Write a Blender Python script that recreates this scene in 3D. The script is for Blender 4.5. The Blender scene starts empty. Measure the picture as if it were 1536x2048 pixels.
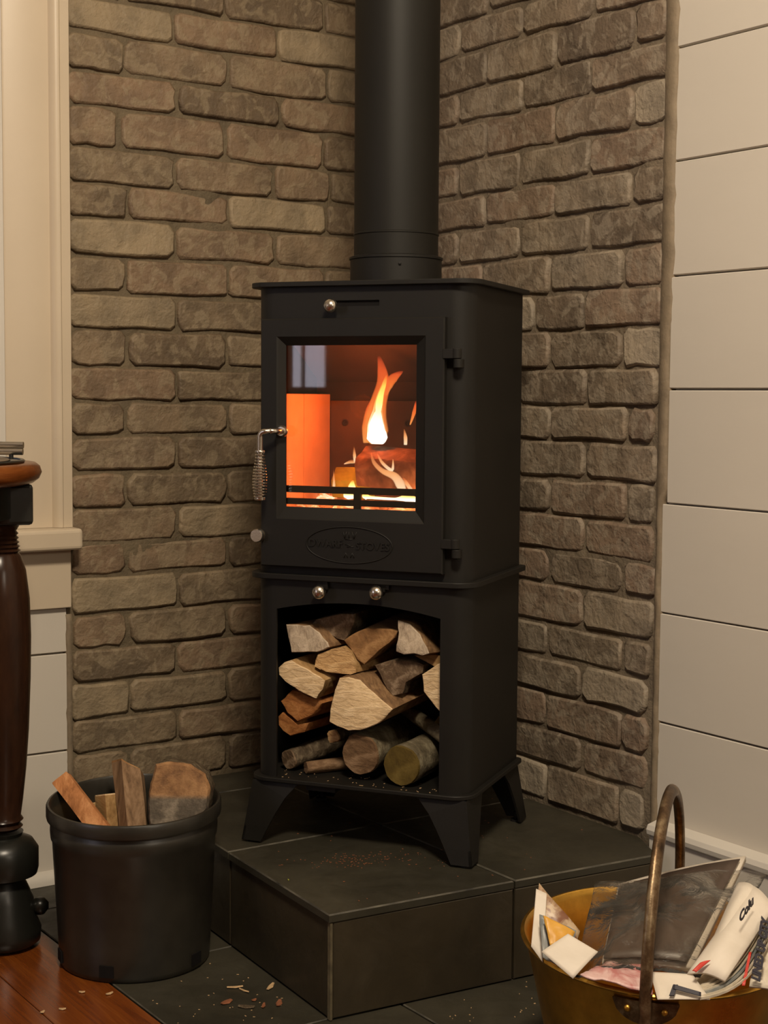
import bpy, bmesh, math, random
from mathutils import Vector, Matrix, noise
R = math.radians
rnd = random.Random(7)
scn = bpy.context.scene
COL = scn.collection

# ------------------------------------------------------------------ camera
cam_data = bpy.data.cameras.new('camera')
cam_data.sensor_fit = 'VERTICAL'
cam_data.sensor_height = 24.0
cam_data.lens = 36.05
cam_data.clip_start = 0.05
cam = bpy.data.objects.new('camera', cam_data)
COL.objects.link(cam)
_rot = Matrix([[0.827357, 0.036663, -0.560479], [-0.561634, 0.066368, -0.82472], [0.006961, 0.997121, 0.075501]])
cam.matrix_world = Matrix.Translation((-1.770, -2.593, 0.883)) @ _rot.to_4x4()
scn.camera = cam

# ------------------------------------------------------------------ world, lights, exposure
world = bpy.data.worlds.new('world')
scn.world = world
world.use_nodes = True
world.node_tree.nodes['Background'].inputs[0].default_value = (0.30, 0.38, 0.55, 1)
world.node_tree.nodes['Background'].inputs[1].default_value = 0.35
scn.view_settings.view_transform = 'Standard'
scn.view_settings.look = 'None'
scn.view_settings.gamma = 1.0
scn.view_settings.use_curve_mapping = False
scn.view_settings.exposure = 0.0
scn.cycles.max_bounces = 8
scn.cycles.transparent_max_bounces = 24
scn.cycles.sample_clamp_indirect = 6.0

def area(name, loc, target, size, power, color):
    ld = bpy.data.lights.new(name, 'AREA')
    ld.shape = 'DISK'
    ld.size = size
    ld.energy = power
    ld.color = color
    o = bpy.data.objects.new(name, ld)
    COL.objects.link(o)
    o.location = loc
    d = Vector(target) - Vector(loc)
    o.rotation_euler = d.to_track_quat('-Z', 'Y').to_euler()
    return o
# the room's ceiling lamp (warm) and a second, weaker lamp on the other side of the room
area('ceiling_light', (-1.32, -2.12, 2.42), (-0.75, -1.2, 0.6), 0.40, 60, (1.0, 0.85, 0.65))
area('lamp_light', (-0.75, -4.3, 1.75), (-0.4, -1.0, 0.5), 0.45, 12, (1.0, 0.86, 0.68))

# ------------------------------------------------------------------ materials
def new_mat(name):
    m = bpy.data.materials.new(name)
    m.use_nodes = True
    nt = m.node_tree
    b = nt.nodes['Principled BSDF']
    return m, nt, b
def N(nt, t, **kw):
    n = nt.nodes.new(t)
    for k, v in kw.items():
        setattr(n, k, v)
    return n
def rgb(c):
    return (c[0], c[1], c[2], 1.0)
def noise_tex(nt, scale, detail=4, rough=0.6, stretch=None, coord='Object', dist=0.0):
    tc = N(nt, 'ShaderNodeTexCoord')
    src = tc.outputs[coord]
    if stretch:
        mp = N(nt, 'ShaderNodeMapping')
        mp.inputs['Scale'].default_value = stretch
        nt.links.new(src, mp.inputs['Vector'])
        src = mp.outputs['Vector']
    n = N(nt, 'ShaderNodeTexNoise')
    n.inputs['Scale'].default_value = scale
    n.inputs['Detail'].default_value = detail
    n.inputs['Roughness'].default_value = rough
    n.inputs['Distortion'].default_value = dist
    nt.links.new(src, n.inputs['Vector'])
    return n
def ramp(nt, fac, stops):
    r = N(nt, 'ShaderNodeValToRGB')
    el = r.color_ramp.elements
    while len(el) < len(stops):
        el.new(0.5)
    for e, (p, c) in zip(el, stops):
        e.position = p
        e.color = rgb(c)
    nt.links.new(fac, r.inputs['Fac'])
    return r
def mixc(nt, fac, a, b, mode='MIX'):
    m = N(nt, 'ShaderNodeMix', data_type='RGBA', blend_type=mode)
    for inp, v in ((m.inputs['Factor'], fac), (m.inputs[6], a), (m.inputs[7], b)):
        if hasattr(v, 'node') or hasattr(v, 'is_linked'):
            nt.links.new(v, inp)
        elif isinstance(v, (tuple, list)):
            inp.default_value = rgb(v)
        else:
            inp.default_value = v
    return m.outputs[2]
def bump(nt, b, fac, strength, dist=0.002):
    bp = N(nt, 'ShaderNodeBump')
    bp.inputs['Strength'].default_value = strength
    bp.inputs['Distance'].default_value = dist
    nt.links.new(fac, bp.inputs['Height'])
    nt.links.new(bp.outputs['Normal'], b.inputs['Normal'])
    return bp
def simple(name, c, rough=0.5, metal=0.0, var=0.0, scale=12, bmp=0.0, bscale=60, spec=None, stretch=None, dist=0.002):
    m, nt, b = new_mat(name)
    b.inputs['Base Color'].default_value = rgb(c)
    b.inputs['Roughness'].default_value = rough
    b.inputs['Metallic'].default_value = metal
    if spec is not None:
        b.inputs['Specular IOR Level'].default_value = spec
    if var:
        n = noise_tex(nt, scale, 5, 0.6, stretch)
        r = ramp(nt, n.outputs['Fac'], [(0.3, [x * (1 - var) for x in c]), (0.7, [min(1, x * (1 + var)) for x in c])])
        nt.links.new(r.outputs['Color'], b.inputs['Base Color'])
    if bmp:
        n2 = noise_tex(nt, bscale, 4, 0.6, stretch)
        bump(nt, b, n2.outputs['Fac'], bmp, dist)
    return m

def brick_material(name, dark, mid, light, tint):
    m, nt, b = new_mat(name)
    oi = N(nt, 'ShaderNodeObjectInfo')
    tc = N(nt, 'ShaderNodeTexCoord')
    add = N(nt, 'ShaderNodeVectorMath', operation='ADD')
    mul = N(nt, 'ShaderNodeVectorMath', operation='SCALE')
    comb = N(nt, 'ShaderNodeCombineXYZ')
    nt.links.new(oi.outputs['Random'], comb.inputs[0]); nt.links.new(oi.outputs['Random'], comb.inputs[2])
    nt.links.new(comb.outputs[0], mul.inputs[0]); mul.inputs['Scale'].default_value = 37.0
    nt.links.new(tc.outputs['Object'], add.inputs[0]); nt.links.new(mul.outputs[0], add.inputs[1])
    def nz(scale, det, dist=0.0, stretch=(1, 1, 1)):
        mp = N(nt, 'ShaderNodeMapping'); mp.inputs['Scale'].default_value = stretch
        nt.links.new(add.outputs[0], mp.inputs[0])
        n = N(nt, 'ShaderNodeTexNoise'); n.inputs['Scale'].default_value = scale
        n.inputs['Detail'].default_value = det; n.inputs['Distortion'].default_value = dist
        nt.links.new(mp.outputs[0], n.inputs['Vector'])
        return n.outputs['Fac']
    per = ramp(nt, oi.outputs['Random'], [(0.0, dark), (0.3, mid), (0.55, tint), (0.8, mid), (1.0, light)])
    big = ramp(nt, nz(14, 3, 0.4), [(0.38, (0.80, 0.80, 0.80)), (0.62, (1.18, 1.17, 1.15))])
    c1 = mixc(nt, 1.0, per.outputs['Color'], big.outputs['Color'], 'MULTIPLY')
    wash = ramp(nt, nz(34, 8, 0.9, (1, 1, 1.0)), [(0.49, (0, 0, 0)), (0.57, (1, 1, 1))])
    wf = N(nt, 'ShaderNodeMath', operation='MULTIPLY'); nt.links.new(wash.outputs['Color'], wf.inputs[0]); wf.inputs[1].default_value = 0.50
    c2 = mixc(nt, wf.outputs[0], c1, light)
    nt.links.new(c2, b.inputs['Base Color'])
    b.inputs['Roughness'].default_value = 0.62
    b.inputs['Specular IOR Level'].default_value = 0.35
    m1 = N(nt, 'ShaderNodeMath', operation='ADD')
    h2 = N(nt, 'ShaderNodeMath', operation='MULTIPLY'); nt.links.new(nz(150, 5), h2.inputs[0]); h2.inputs[1].default_value = 0.35
    nt.links.new(nz(38, 5, 0.5), m1.inputs[0]); nt.links.new(h2.outputs[0], m1.inputs[1])
    bump(nt, b, m1.outputs[0], 0.6, 0.0085)
    return m

M = {}
M['brick'] = brick_material('brick', (0.135, 0.096, 0.060), (0.190, 0.141, 0.088), (0.285, 0.222, 0.140), (0.205, 0.138, 0.086))
M['brick_grey'] = brick_material('brick_right', (0.128, 0.096, 0.068), (0.200, 0.158, 0.112), (0.310, 0.258, 0.192), (0.198, 0.140, 0.098))
M['mortar'] = simple('mortar', (0.135, 0.102, 0.060), 0.8, var=0.28, scale=16, bmp=0.8, bscale=110, dist=0.004)  # darker than the bricks, joint shadow put into the colour
M['mortar_grey'] = simple('mortar_right', (0.165, 0.128, 0.086), 0.8, var=0.25, scale=16, bmp=0.8, bscale=110, dist=0.004)  # right wall mortar, its colour likewise deepened for shadowed joints
M['shiplap'] = simple('shiplap_paint', (0.60, 0.55, 0.48), 0.48, var=0.035, scale=3, bmp=0.12, bscale=40, stretch=(1, 0.3, 1))
M['trim'] = simple('trim_paint', (0.56, 0.465, 0.345), 0.40, var=0.03, scale=5, bmp=0.1, bscale=30)
M['baseboard'] = simple('baseboard_paint', (0.60, 0.56, 0.50), 0.38, var=0.03, scale=5, bmp=0.08, bscale=30)
M['plaster'] = simple('plaster', (0.62, 0.55, 0.45), 0.75, var=0.03, scale=2)
M['ceiling'] = simple('ceiling_paint', (0.70, 0.66, 0.58), 0.8, var=0.02, scale=2)
M['caulk'] = simple('caulk', (0.215, 0.165, 0.108), 0.7, var=0.2, scale=30, bmp=0.5, bscale=120)
M['stove'] = simple('matt_black_stove_paint', (0.0085, 0.0074, 0.0058), 0.52, var=0.12, scale=10, bmp=0.16, bscale=380, dist=0.0006, spec=0.30)
M['stove_dark'] = simple('black_cast_iron', (0.010, 0.009, 0.008), 0.6, bmp=0.25, bscale=200, dist=0.0006, spec=0.35)
M['pipe'] = simple('black_pipe_enamel', (0.0085, 0.0074, 0.0052), 0.55, var=0.12, scale=4, bmp=0.05, bscale=90, spec=0.28)
M['steel'] = simple('brushed_steel', (0.66, 0.61, 0.53), 0.24, metal=1.0, bmp=0.08, bscale=300)
M['grate'] = simple('grate_iron', (0.005, 0.004, 0.004), 0.8, spec=0.2)
def slate(name, c1, c2, rough):
    m, nt, b = new_mat(name)
    n = noise_tex(nt, 5, 6, 0.62, None, 'Object', 0.5)
    r = ramp(nt, n.outputs['Fac'], [(0.30, c1), (0.55, [(a + d) / 2 for a, d in zip(c1, c2)]), (0.75, c2)])
    nt.links.new(r.outputs['Color'], b.inputs['Base Color'])
    n2 = noise_tex(nt, 26, 6, 0.6, None, 'Object', 0.8)
    rr = ramp(nt, n2.outputs['Fac'], [(0.3, (rough - .08,) * 3), (0.7, (rough + .1,) * 3)])
    nt.links.new(rr.outputs['Color'], b.inputs['Roughness'])
    b.inputs['Specular IOR Level'].default_value = 0.4
    bump(nt, b, n2.outputs['Fac'], 0.25, 0.003)
    return m
M['slate'] = slate('slate_tile', (0.020, 0.018, 0.012), (0.052, 0.046, 0.031), 0.46)
M['slate_face'] = slate('slate_tile_face', (0.022, 0.017, 0.010), (0.056, 0.043, 0.025), 0.42)
M['slate_edge'] = simple('slate_worn_edge', (0.062, 0.056, 0.042), 0.6, var=0.8, scale=22)
M['grout'] = simple('grout', (0.075, 0.062, 0.042), 0.8, var=0.3, scale=40)
def plank_mat():
    m, nt, b = new_mat('varnished_floor_wood')
    oi = N(nt, 'ShaderNodeObjectInfo')
    n = noise_tex(nt, 3.0, 6, 0.65, (26, 1.2, 8), 'Object', 0.6)
    r = ramp(nt, n.outputs['Fac'], [(0.25, (0.075, 0.014, 0.003)), (0.55, (0.155, 0.036, 0.006)), (0.8, (0.24, 0.070, 0.012))])
    pr = ramp(nt, oi.outputs['Random'], [(0.0, (0.45, 0.38, 0.4)), (0.5, (0.8, 0.75, 0.75)), (1.0, (1.2, 1.4, 1.3))])
    c = mixc(nt, 1.0, r.outputs['Color'], pr.outputs['Color'], 'MULTIPLY')
    nt.links.new(c, b.inputs['Base Color'])
    b.inputs['Roughness'].default_value = 0.22
    n2 = noise_tex(nt, 5, 3, 0.5)
    bump(nt, b, n2.outputs['Fac'], 0.06, 0.004)
    return m
M['plank'] = plank_mat()
M['pot'] = simple('black_nursery_plastic', (0.021, 0.0185, 0.0140), 0.34, var=0.35, scale=14, bmp=0.10, bscale=60, spec=0.6)
def wood(name, c_dark, c_mid, c_light, scale=30, stretch=(1, 1, 1), rough=0.75, b_=0.5, dist=0.3):
    m, nt, b = new_mat(name)
    n = noise_tex(nt, scale, 6, 0.65, stretch, 'Object', dist)
    r = ramp(nt, n.outputs['Fac'], [(0.28, c_dark), (0.5, c_mid), (0.72, c_light)])
    nt.links.new(r.outputs['Color'], b.inputs['Base Color'])
    b.inputs['Roughness'].default_value = rough
    b.inputs['Specular IOR Level'].default_value = 0.25
    bump(nt, b, n.outputs['Fac'], b_, 0.004)
    return m
M['end_pale'] = wood('pale_end_grain', (0.44, 0.29, 0.15), (0.66, 0.47, 0.27), (0.82, 0.63, 0.40), 44, (1, 1, 3.2), b_=0.9)
M['end_grey'] = wood('grey_end_grain', (0.26, 0.19, 0.13), (0.46, 0.36, 0.26), (0.62, 0.50, 0.37), 46, (2.6, 1, 1), b_=0.9)
M['end_tan'] = wood('tan_end_grain', (0.30, 0.16, 0.065), (0.55, 0.33, 0.145), (0.72, 0.48, 0.24), 46, (1, 1, 3), b_=1.0)
M['end_brown'] = wood('brown_end_grain', (0.105, 0.050, 0.020), (0.26, 0.130, 0.050), (0.46, 0.26, 0.11), 34, (1, 1, 1), b_=0.9)
M['end_dark'] = wood('dark_end_grain', (0.05, 0.030, 0.017), (0.13, 0.082, 0.047), (0.33, 0.24, 0.16), 60, (1, 1, 1), b_=0.9)
M['end_moss_shaded'] = wood('shaded_mossy_end_grain', (0.045, 0.026, 0.006), (0.095, 0.062, 0.012), (0.16, 0.11, 0.028), 30, (1, 1, 1), b_=0.5)  # moss tone darkened for the dim light low in the log store
M['end_brown_shaded'] = wood('shaded_brown_end_grain', (0.060, 0.032, 0.015), (0.15, 0.085, 0.042), (0.30, 0.19, 0.11), 28, (1, 1, 2.2), b_=0.9)  # brown end grain with the store's lower shade put into its colour
M['split_red'] = wood('reddish_split_wood', (0.16, 0.055, 0.016), (0.30, 0.115, 0.032), (0.42, 0.19, 0.065), 22, (4, 0.6, 4), b_=0.6)
M['split_brown'] = wood('brown_split_wood', (0.090, 0.048, 0.022), (0.19, 0.105, 0.048), (0.32, 0.19, 0.09), 22, (4, 0.6, 4), b_=0.6)
M['split_tan'] = wood('tan_split_wood', (0.20, 0.110, 0.040), (0.34, 0.20, 0.080), (0.47, 0.30, 0.14), 20, (4, 0.6, 4), b_=0.4)
M['bark'] = wood('grey_brown_bark', (0.035, 0.024, 0.014), (0.085, 0.060, 0.036), (0.20, 0.155, 0.10), 42, (2, 0.9, 2), b_=1.0)
M['bark_pale'] = wood('pale_lichen_bark', (0.060, 0.046, 0.026), (0.135, 0.108, 0.066), (0.28, 0.24, 0.155), 40, (1.6, 1, 1.6), b_=0.9)
M['stick_red'] = wood('rough_orange_stick', (0.17, 0.060, 0.018), (0.46, 0.19, 0.070), (0.68, 0.34, 0.15), 34, (1.5, 1.5, 0.5), b_=0.9)
M['weathered'] = wood('weathered_split', (0.09, 0.050, 0.024), (0.22, 0.130, 0.068), (0.33, 0.21, 0.12), 26, (4, 4, 0.35), b_=0.7)
M['chip'] = simple('wood_chip', (0.50, 0.33, 0.17), 0.8, var=0.3, scale=80)
M['chip_red'] = simple('red_bark_chip', (0.22, 0.075, 0.030), 0.8, var=0.3, scale=80)
M['table_red'] = wood('red_polished_table_top', (0.055, 0.014, 0.004), (0.15, 0.042, 0.009), (0.24, 0.080, 0.018), 8, (1, 1, 6), rough=0.26, b_=0.03)
M['table_dark'] = wood('dark_turned_wood', (0.012, 0.006, 0.004), (0.030, 0.013, 0.007), (0.060, 0.026, 0.011), 6, (3, 3, 0.6), rough=0.24, b_=0.03)
M['table_black'] = simple('black_turned_wood', (0.010, 0.010, 0.008), 0.33, var=0.2, scale=20, bmp=0.1, bscale=30)
M['mat_dark'] = simple('round_table_mat', (0.16, 0.115, 0.075), 0.5, var=0.15, scale=20)
def brass():
    m, nt, b = new_mat('aged_brass')
    n = noise_tex(nt, 9, 6, 0.65)
    r = ramp(nt, n.outputs['Fac'], [(0.30, (0.42, 0.23, 0.045)), (0.55, (0.74, 0.42, 0.075)), (0.75, (0.85, 0.52, 0.12))])
    nt.links.new(r.outputs['Color'], b.inputs['Base Color'])
    b.inputs['Metallic'].default_value = 1.0
    n2 = noise_tex(nt, 14, 5, 0.6)
    rr = ramp(nt, n2.outputs['Fac'], [(0.3, (0.26,) * 3), (0.7, (0.42,) * 3)])
    nt.links.new(rr.outputs['Color'], b.inputs['Roughness'])
    bump(nt, b, noise_tex(nt, 28, 2, 0.5).outputs['Fac'], 0.12, 0.004)
    return m
M['brass'] = brass()
def iron():
    m, nt, b = new_mat('rusty_iron_handle')
    n = noise_tex(nt, 34, 6, 0.7)
    r = ramp(nt, n.outputs['Fac'], [(0.32, (0.045, 0.026, 0.013)), (0.50, (0.13, 0.078, 0.040)), (0.72, (0.33, 0.25, 0.15))])
    nt.links.new(r.outputs['Color'], b.inputs['Base Color'])
    b.inputs['Metallic'].default_value = 0.75
    b.inputs['Roughness'].default_value = 0.38
    bump(nt, b, n.outputs['Fac'], 0.4, 0.002)
    return m
M['iron'] = iron()
def glassy(name, tint, rough, ior=1.5, haze=0.0, haze_col=(0.7, 0.65, 0.6), wrinkle=0.0):
    m = bpy.data.materials.new(name); m.use_nodes = True
    nt = m.node_tree; nt.nodes.clear()
    out = N(nt, 'ShaderNodeOutputMaterial')
    tr = N(nt, 'ShaderNodeBsdfTransparent'); tr.inputs[0].default_value = rgb(tint)
    gl = N(nt, 'ShaderNodeBsdfGlossy'); gl.inputs['Roughness'].default_value = rough
    fr = N(nt, 'ShaderNodeFresnel'); fr.inputs['IOR'].default_value = ior
    mx = N(nt, 'ShaderNodeMixShader')
    nt.links.new(fr.outputs[0], mx.inputs[0]); nt.links.new(tr.outputs[0], mx.inputs[1]); nt.links.new(gl.outputs[0], mx.inputs[2])
    last = mx.outputs[0]
    if haze:
        df = N(nt, 'ShaderNodeBsdfDiffuse'); df.inputs[0].default_value = rgb(haze_col)
        m2 = N(nt, 'ShaderNodeMixShader')
        n = noise_tex(nt, 18, 5, 0.65, None, 'Object', 1.2)
        rr = ramp(nt, n.outputs['Fac'], [(0.45, (haze * 0.3,) * 3), (0.62, (haze,) * 3), (0.72, (min(1, haze * 3.2),) * 3)])  # palest streaks stand in for soft highlights on the film
        nt.links.new(rr.outputs['Color'], m2.inputs[0]); nt.links.new(last, m2.inputs[1]); nt.links.new(df.outputs[0], m2.inputs[2])
        last = m2.outputs[0]
    if wrinkle:
        n3 = noise_tex(nt, 22, 5, 0.6, None, 'Object', 1.5)
        bp = N(nt, 'ShaderNodeBump'); bp.inputs['Strength'].default_value = wrinkle; bp.inputs['Distance'].default_value = 0.006
        nt.links.new(n3.outputs['Fac'], bp.inputs['Height'])
        nt.links.new(bp.outputs[0], gl.inputs['Normal']); nt.links.new(bp.outputs[0], fr.inputs['Normal'])
    nt.links.new(last, out.inputs[0])
    return m
M['stove_glass'] = glassy('stove_glass', (0.93, 0.90, 0.86), 0.02, 1.62)
M['window_glass'] = glassy('window_glass', (0.95, 0.97, 0.97), 0.01, 1.5)
M['plastic'] = glassy('clear_plastic_film', (0.93, 0.92, 0.90), 0.20, 1.18, 0.022, (0.75, 0.68, 0.58), 0.7)
M['firebrick'] = simple('vermiculite_firebrick', (0.62, 0.42, 0.28), 0.85, var=0.1, scale=14, bmp=0.3, bscale=60)
M['fireplate'] = simple('sooty_back_plate', (0.085, 0.060, 0.045), 0.8, var=0.4, scale=12, bmp=0.3, bscale=60)
M['soot'] = simple('soot', (0.020, 0.014, 0.012), 0.8, var=0.4, scale=12)
M['charred'] = wood('burning_log', (0.035, 0.022, 0.018), (0.13, 0.085, 0.065), (0.26, 0.18, 0.14), 34, (1, 1, 1), b_=0.8)
M['charred_yellow'] = wood('burning_log_yellow', (0.10, 0.09, 0.012), (0.24, 0.30, 0.040), (0.36, 0.42, 0.06), 20, (1, 1, 1), b_=0.5)
def emissive(name, col, strength):
    m = bpy.data.materials.new(name); m.use_nodes = True
    nt = m.node_tree; nt.nodes.clear()
    out = N(nt, 'ShaderNodeOutputMaterial'); e = N(nt, 'ShaderNodeEmission')
    e.inputs[0].default_value = rgb(col); e.inputs[1].default_value = strength
    nt.links.new(e.outputs[0], out.inputs[0])
    return m
def ember_mat():
    m, nt, b = new_mat('glowing_embers')
    b.inputs['Base Color'].default_value = (0.30, 0.22, 0.18, 1)
    b.inputs['Roughness'].default_value = 0.9
    n = noise_tex(nt, 30, 6, 0.7, None, 'Object', 0.6)
    r = ramp(nt, n.outputs['Fac'], [(0.40, (0.02, 0.004, 0.001)), (0.50, (0.55, 0.10, 0.02)), (0.58, (1.0, 0.42, 0.16)), (0.66, (1.0, 0.80, 0.60))])
    nt.links.new(r.outputs['Color'], b.inputs['Emission Color'])
    b.inputs['Emission Strength'].default_value = 1.6
    bump(nt, b, n.outputs['Fac'], 0.8, 0.01)
    return m
M['ember'] = ember_mat()
def flame_mat(name, stops, strength, edge=1.6, amax=1.0):
    # light given off by burning gas: colour runs up the tongue (Generated Z), soft at the silhouette
    m = bpy.data.materials.new(name); m.use_nodes = True
    nt = m.node_tree; nt.nodes.clear()
    out = N(nt, 'ShaderNodeOutputMaterial')
    tc = N(nt, 'ShaderNodeTexCoord'); sep = N(nt, 'ShaderNodeSeparateXYZ')
    nt.links.new(tc.outputs['Generated'], sep.inputs[0])
    nz = N(nt, 'ShaderNodeTexNoise'); nz.inputs['Scale'].default_value = 30; nz.inputs['Detail'].default_value = 3
    nt.links.new(tc.outputs['Object'], nz.inputs['Vector'])
    ad = N(nt, 'ShaderNodeMath', operation='MULTIPLY_ADD'); nt.links.new(nz.outputs['Fac'], ad.inputs[0]); ad.inputs[1].default_value = 0.22
    nt.links.new(sep.outputs[2], ad.inputs[2])
    sb = N(nt, 'ShaderNodeMath', operation='SUBTRACT'); nt.links.new(ad.outputs[0], sb.inputs[0]); sb.inputs[1].default_value = 0.11
    r = N(nt, 'ShaderNodeValToRGB'); el = r.color_ramp.elements
    while len(el) < len(stops): el.new(0.5)
    for e, (p, c, a) in zip(el, stops):
        e.position = p; e.color = (c[0], c[1], c[2], a)
    nt.links.new(sb.outputs[0], r.inputs[0])
    em = N(nt, 'ShaderNodeEmission'); nt.links.new(r.outputs['Color'], em.inputs[0]); em.inputs[1].default_value = strength
    tr = N(nt, 'ShaderNodeBsdfTransparent')
    lw = N(nt, 'ShaderNodeLayerWeight'); lw.inputs['Blend'].default_value = 0.5
    inv = N(nt, 'ShaderNodeMath', operation='SUBTRACT'); inv.inputs[0].default_value = 1.0; nt.links.new(lw.outputs['Facing'], inv.inputs[1])
    pw = N(nt, 'ShaderNodeMath', operation='POWER'); nt.links.new(inv.outputs[0], pw.inputs[0]); pw.inputs[1].default_value = edge
    ml = N(nt, 'ShaderNodeMath', operation='MULTIPLY'); nt.links.new(pw.outputs[0], ml.inputs[0]); nt.links.new(r.outputs['Alpha'], ml.inputs[1])
    m3 = N(nt, 'ShaderNodeMath', operation='MULTIPLY', use_clamp=True); nt.links.new(ml.outputs[0], m3.inputs[0]); m3.inputs[1].default_value = amax
    mx = N(nt, 'ShaderNodeMixShader')
    nt.links.new(m3.outputs[0], mx.inputs[0]); nt.links.new(tr.outputs[0], mx.inputs[1]); nt.links.new(em.outputs[0], mx.inputs[2])
    nt.links.new(mx.outputs[0], out.inputs[0])
    return m
M['flame_outer'] = flame_mat('flame_outer', [(0.0, (1.0, 0.38, 0.10), 0.75), (0.45, (1.0, 0.22, 0.04), 0.75), (0.8, (0.95, 0.13, 0.03), 0.6), (1.0, (0.8, 0.08, 0.03), 0.0)], 1.2, 2.2, 1.15)
M['flame_core'] = flame_mat('flame_core', [(0.0, (1.0, 0.93, 0.80), 1.0), (0.38, (1.0, 0.88, 0.55), 1.0), (0.62, (1.0, 0.62, 0.16), 0.95), (0.85, (1.0, 0.36, 0.06), 0.7), (1.0, (1.0, 0.22, 0.03), 0.0)], 2.6, 0.9, 1.5)
M['flame_small'] = flame_mat('flame_small', [(0.0, (1.0, 0.80, 0.55), 0.95), (0.5, (1.0, 0.46, 0.18), 0.75), (1.0, (1.0, 0.25, 0.06), 0.0)], 1.35, 2.2, 1.0)

# ------------------------------------------------------------------ mesh helpers
def obj(name, verts, faces, mat, parent=None, smooth=False, mats=None, fmat=None, loc=None):
    me = bpy.data.meshes.new(name)
    me.from_pydata([tuple(v) for v in verts], [], faces)
    for mm in (mats or [mat]):
        me.materials.append(mm)
    if fmat:
        me.polygons.foreach_set('material_index', fmat)
    bm = bmesh.new(); bm.from_mesh(me)
    bmesh.ops.recalc_face_normals(bm, faces=bm.faces)
    bm.to_mesh(me); bm.free()
    if smooth:
        me.polygons.foreach_set('use_smooth', [True] * len(me.polygons))
    me.update()
    o = bpy.data.objects.new(name, me)
    COL.objects.link(o)
    if parent is not None:
        o.parent = parent
    if loc:
        o.location = loc
    return o
def thing(name, label, cat, loc=(0, 0, 0), rz=0.0, group=None):
    o = bpy.data.objects.new(name, None)
    COL.objects.link(o)
    o.location = loc
    o.rotation_euler = (0, 0, rz)
    o.empty_display_size = 0.05
    o['label'] = label
    o['category'] = cat
    if group:
        o['group'] = group
    return o
def tag(o, label, cat, group=None, kind=None):
    o['label'] = label
    o['category'] = cat
    if group:
        o['group'] = group
    if kind:
        o['kind'] = kind
    return o
def struct(o):
    o['kind'] = 'structure'
    return o
class MB:
    def __init__(s):
        s.v = []; s.f = []; s.m = []
    def add(s, verts, faces, mi=0):
        k = len(s.v)
        s.v += [Vector(x) for x in verts]
        s.f += [tuple(i + k for i in f) for f in faces]
        s.m += [mi] * len(faces)
    def box(s, x0, x1, y0, y1, z0, z1, mi=0):
        s.add([(x, y, z) for z in (z0, z1) for y in (y0, y1) for x in (x0, x1)],
              [(0, 2, 3, 1), (4, 5, 7, 6), (0, 1, 5, 4), (2, 6, 7, 3), (0, 4, 6, 2), (1, 3, 7, 5)], mi)
    def loft(s, rings, closed=True, cap0=True, cap1=True, mi=0, capmi=None):
        k = len(s.v); n = len(rings[0])
        for r in rings:
            s.v += [Vector(p) for p in r]
        for i in range(len(rings) - 1):
            for j in range(n if closed else n - 1):
                a = k + i * n + j; b = k + i * n + (j + 1) % n
                s.f.append((a, b, b + n, a + n)); s.m.append(mi)
        cm = mi if capmi is None else capmi
        if cap0:
            s.f.append(tuple(k + j for j in range(n))); s.m.append(cm)
        if cap1:
            s.f.append(tuple(k + (len(rings) - 1) * n + j for j in range(n))[::-1]); s.m.append(cm)
    def tube(s, pts, r, n=10, mi=0, caps=True, squash=None):
        pts = [Vector(p) for p in pts]
        rs = r if isinstance(r, (list, tuple)) else [r] * len(pts)
        rings = []
        up = None
        for i, p in enumerate(pts):
            t = (pts[min(i + 1, len(pts) - 1)] - pts[max(i - 1, 0)]).normalized()
            if up is None:
                up = Vector((0, 0, 1)) if abs(t.z) < 0.9 else Vector((0, 1, 0))
                up = (up - t * up.dot(t)).normalized()
            else:
                up = (up - t * up.dot(t)).normalized()
            sd = t.cross(up)
            a_, b_ = (squash or (1, 1))
            rings.append([p + (up * math.cos(2 * math.pi * j / n) * a_ + sd * math.sin(2 * math.pi * j / n) * b_) * rs[i] for j in range(n)])
        s.loft(rings, True, caps, caps, mi)
    def lathe(s, prof, n=32, c=(0, 0), axis='z', mi=0, cap=True, origin=(0, 0, 0)):
        # prof: (radius, height) pairs
        ox, oy, oz = origin
        rings = []
        for r, h in prof:
            ring = []
            for j in range(n):
                a = 2 * math.pi * j / n
                x, y = math.cos(a) * r, math.sin(a) * r
                if axis == 'z':
                    ring.append((c[0] + x + ox, c[1] + y + oy, h + oz))
                elif axis == '-y':
                    ring.append((ox + x, oy - h, oz + y))
            rings.append(ring)
        s.loft(rings, True, cap, cap, mi)
    def build(s, name, mat, parent=None, smooth=False, mats=None, loc=None, bevel=0.0, seg=2, auto=None):
        o = obj(name, s.v, s.f, mat, parent, smooth or auto is not None, mats, s.m if mats else None, loc)
        if auto is not None:
            bm = bmesh.new(); bm.from_mesh(o.data)
            for e in bm.edges:
                if len(e.link_faces) == 2 and e.calc_face_angle(0) > auto:
                    e.smooth = False
            bm.to_mesh(o.data); bm.free()
        if bevel:
            md = o.modifiers.new('bevel', 'BEVEL'); md.width = bevel; md.segments = seg; md.limit_method = 'ANGLE'; md.angle_limit = R(35)
            md.harden_normals = False
        return o

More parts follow.
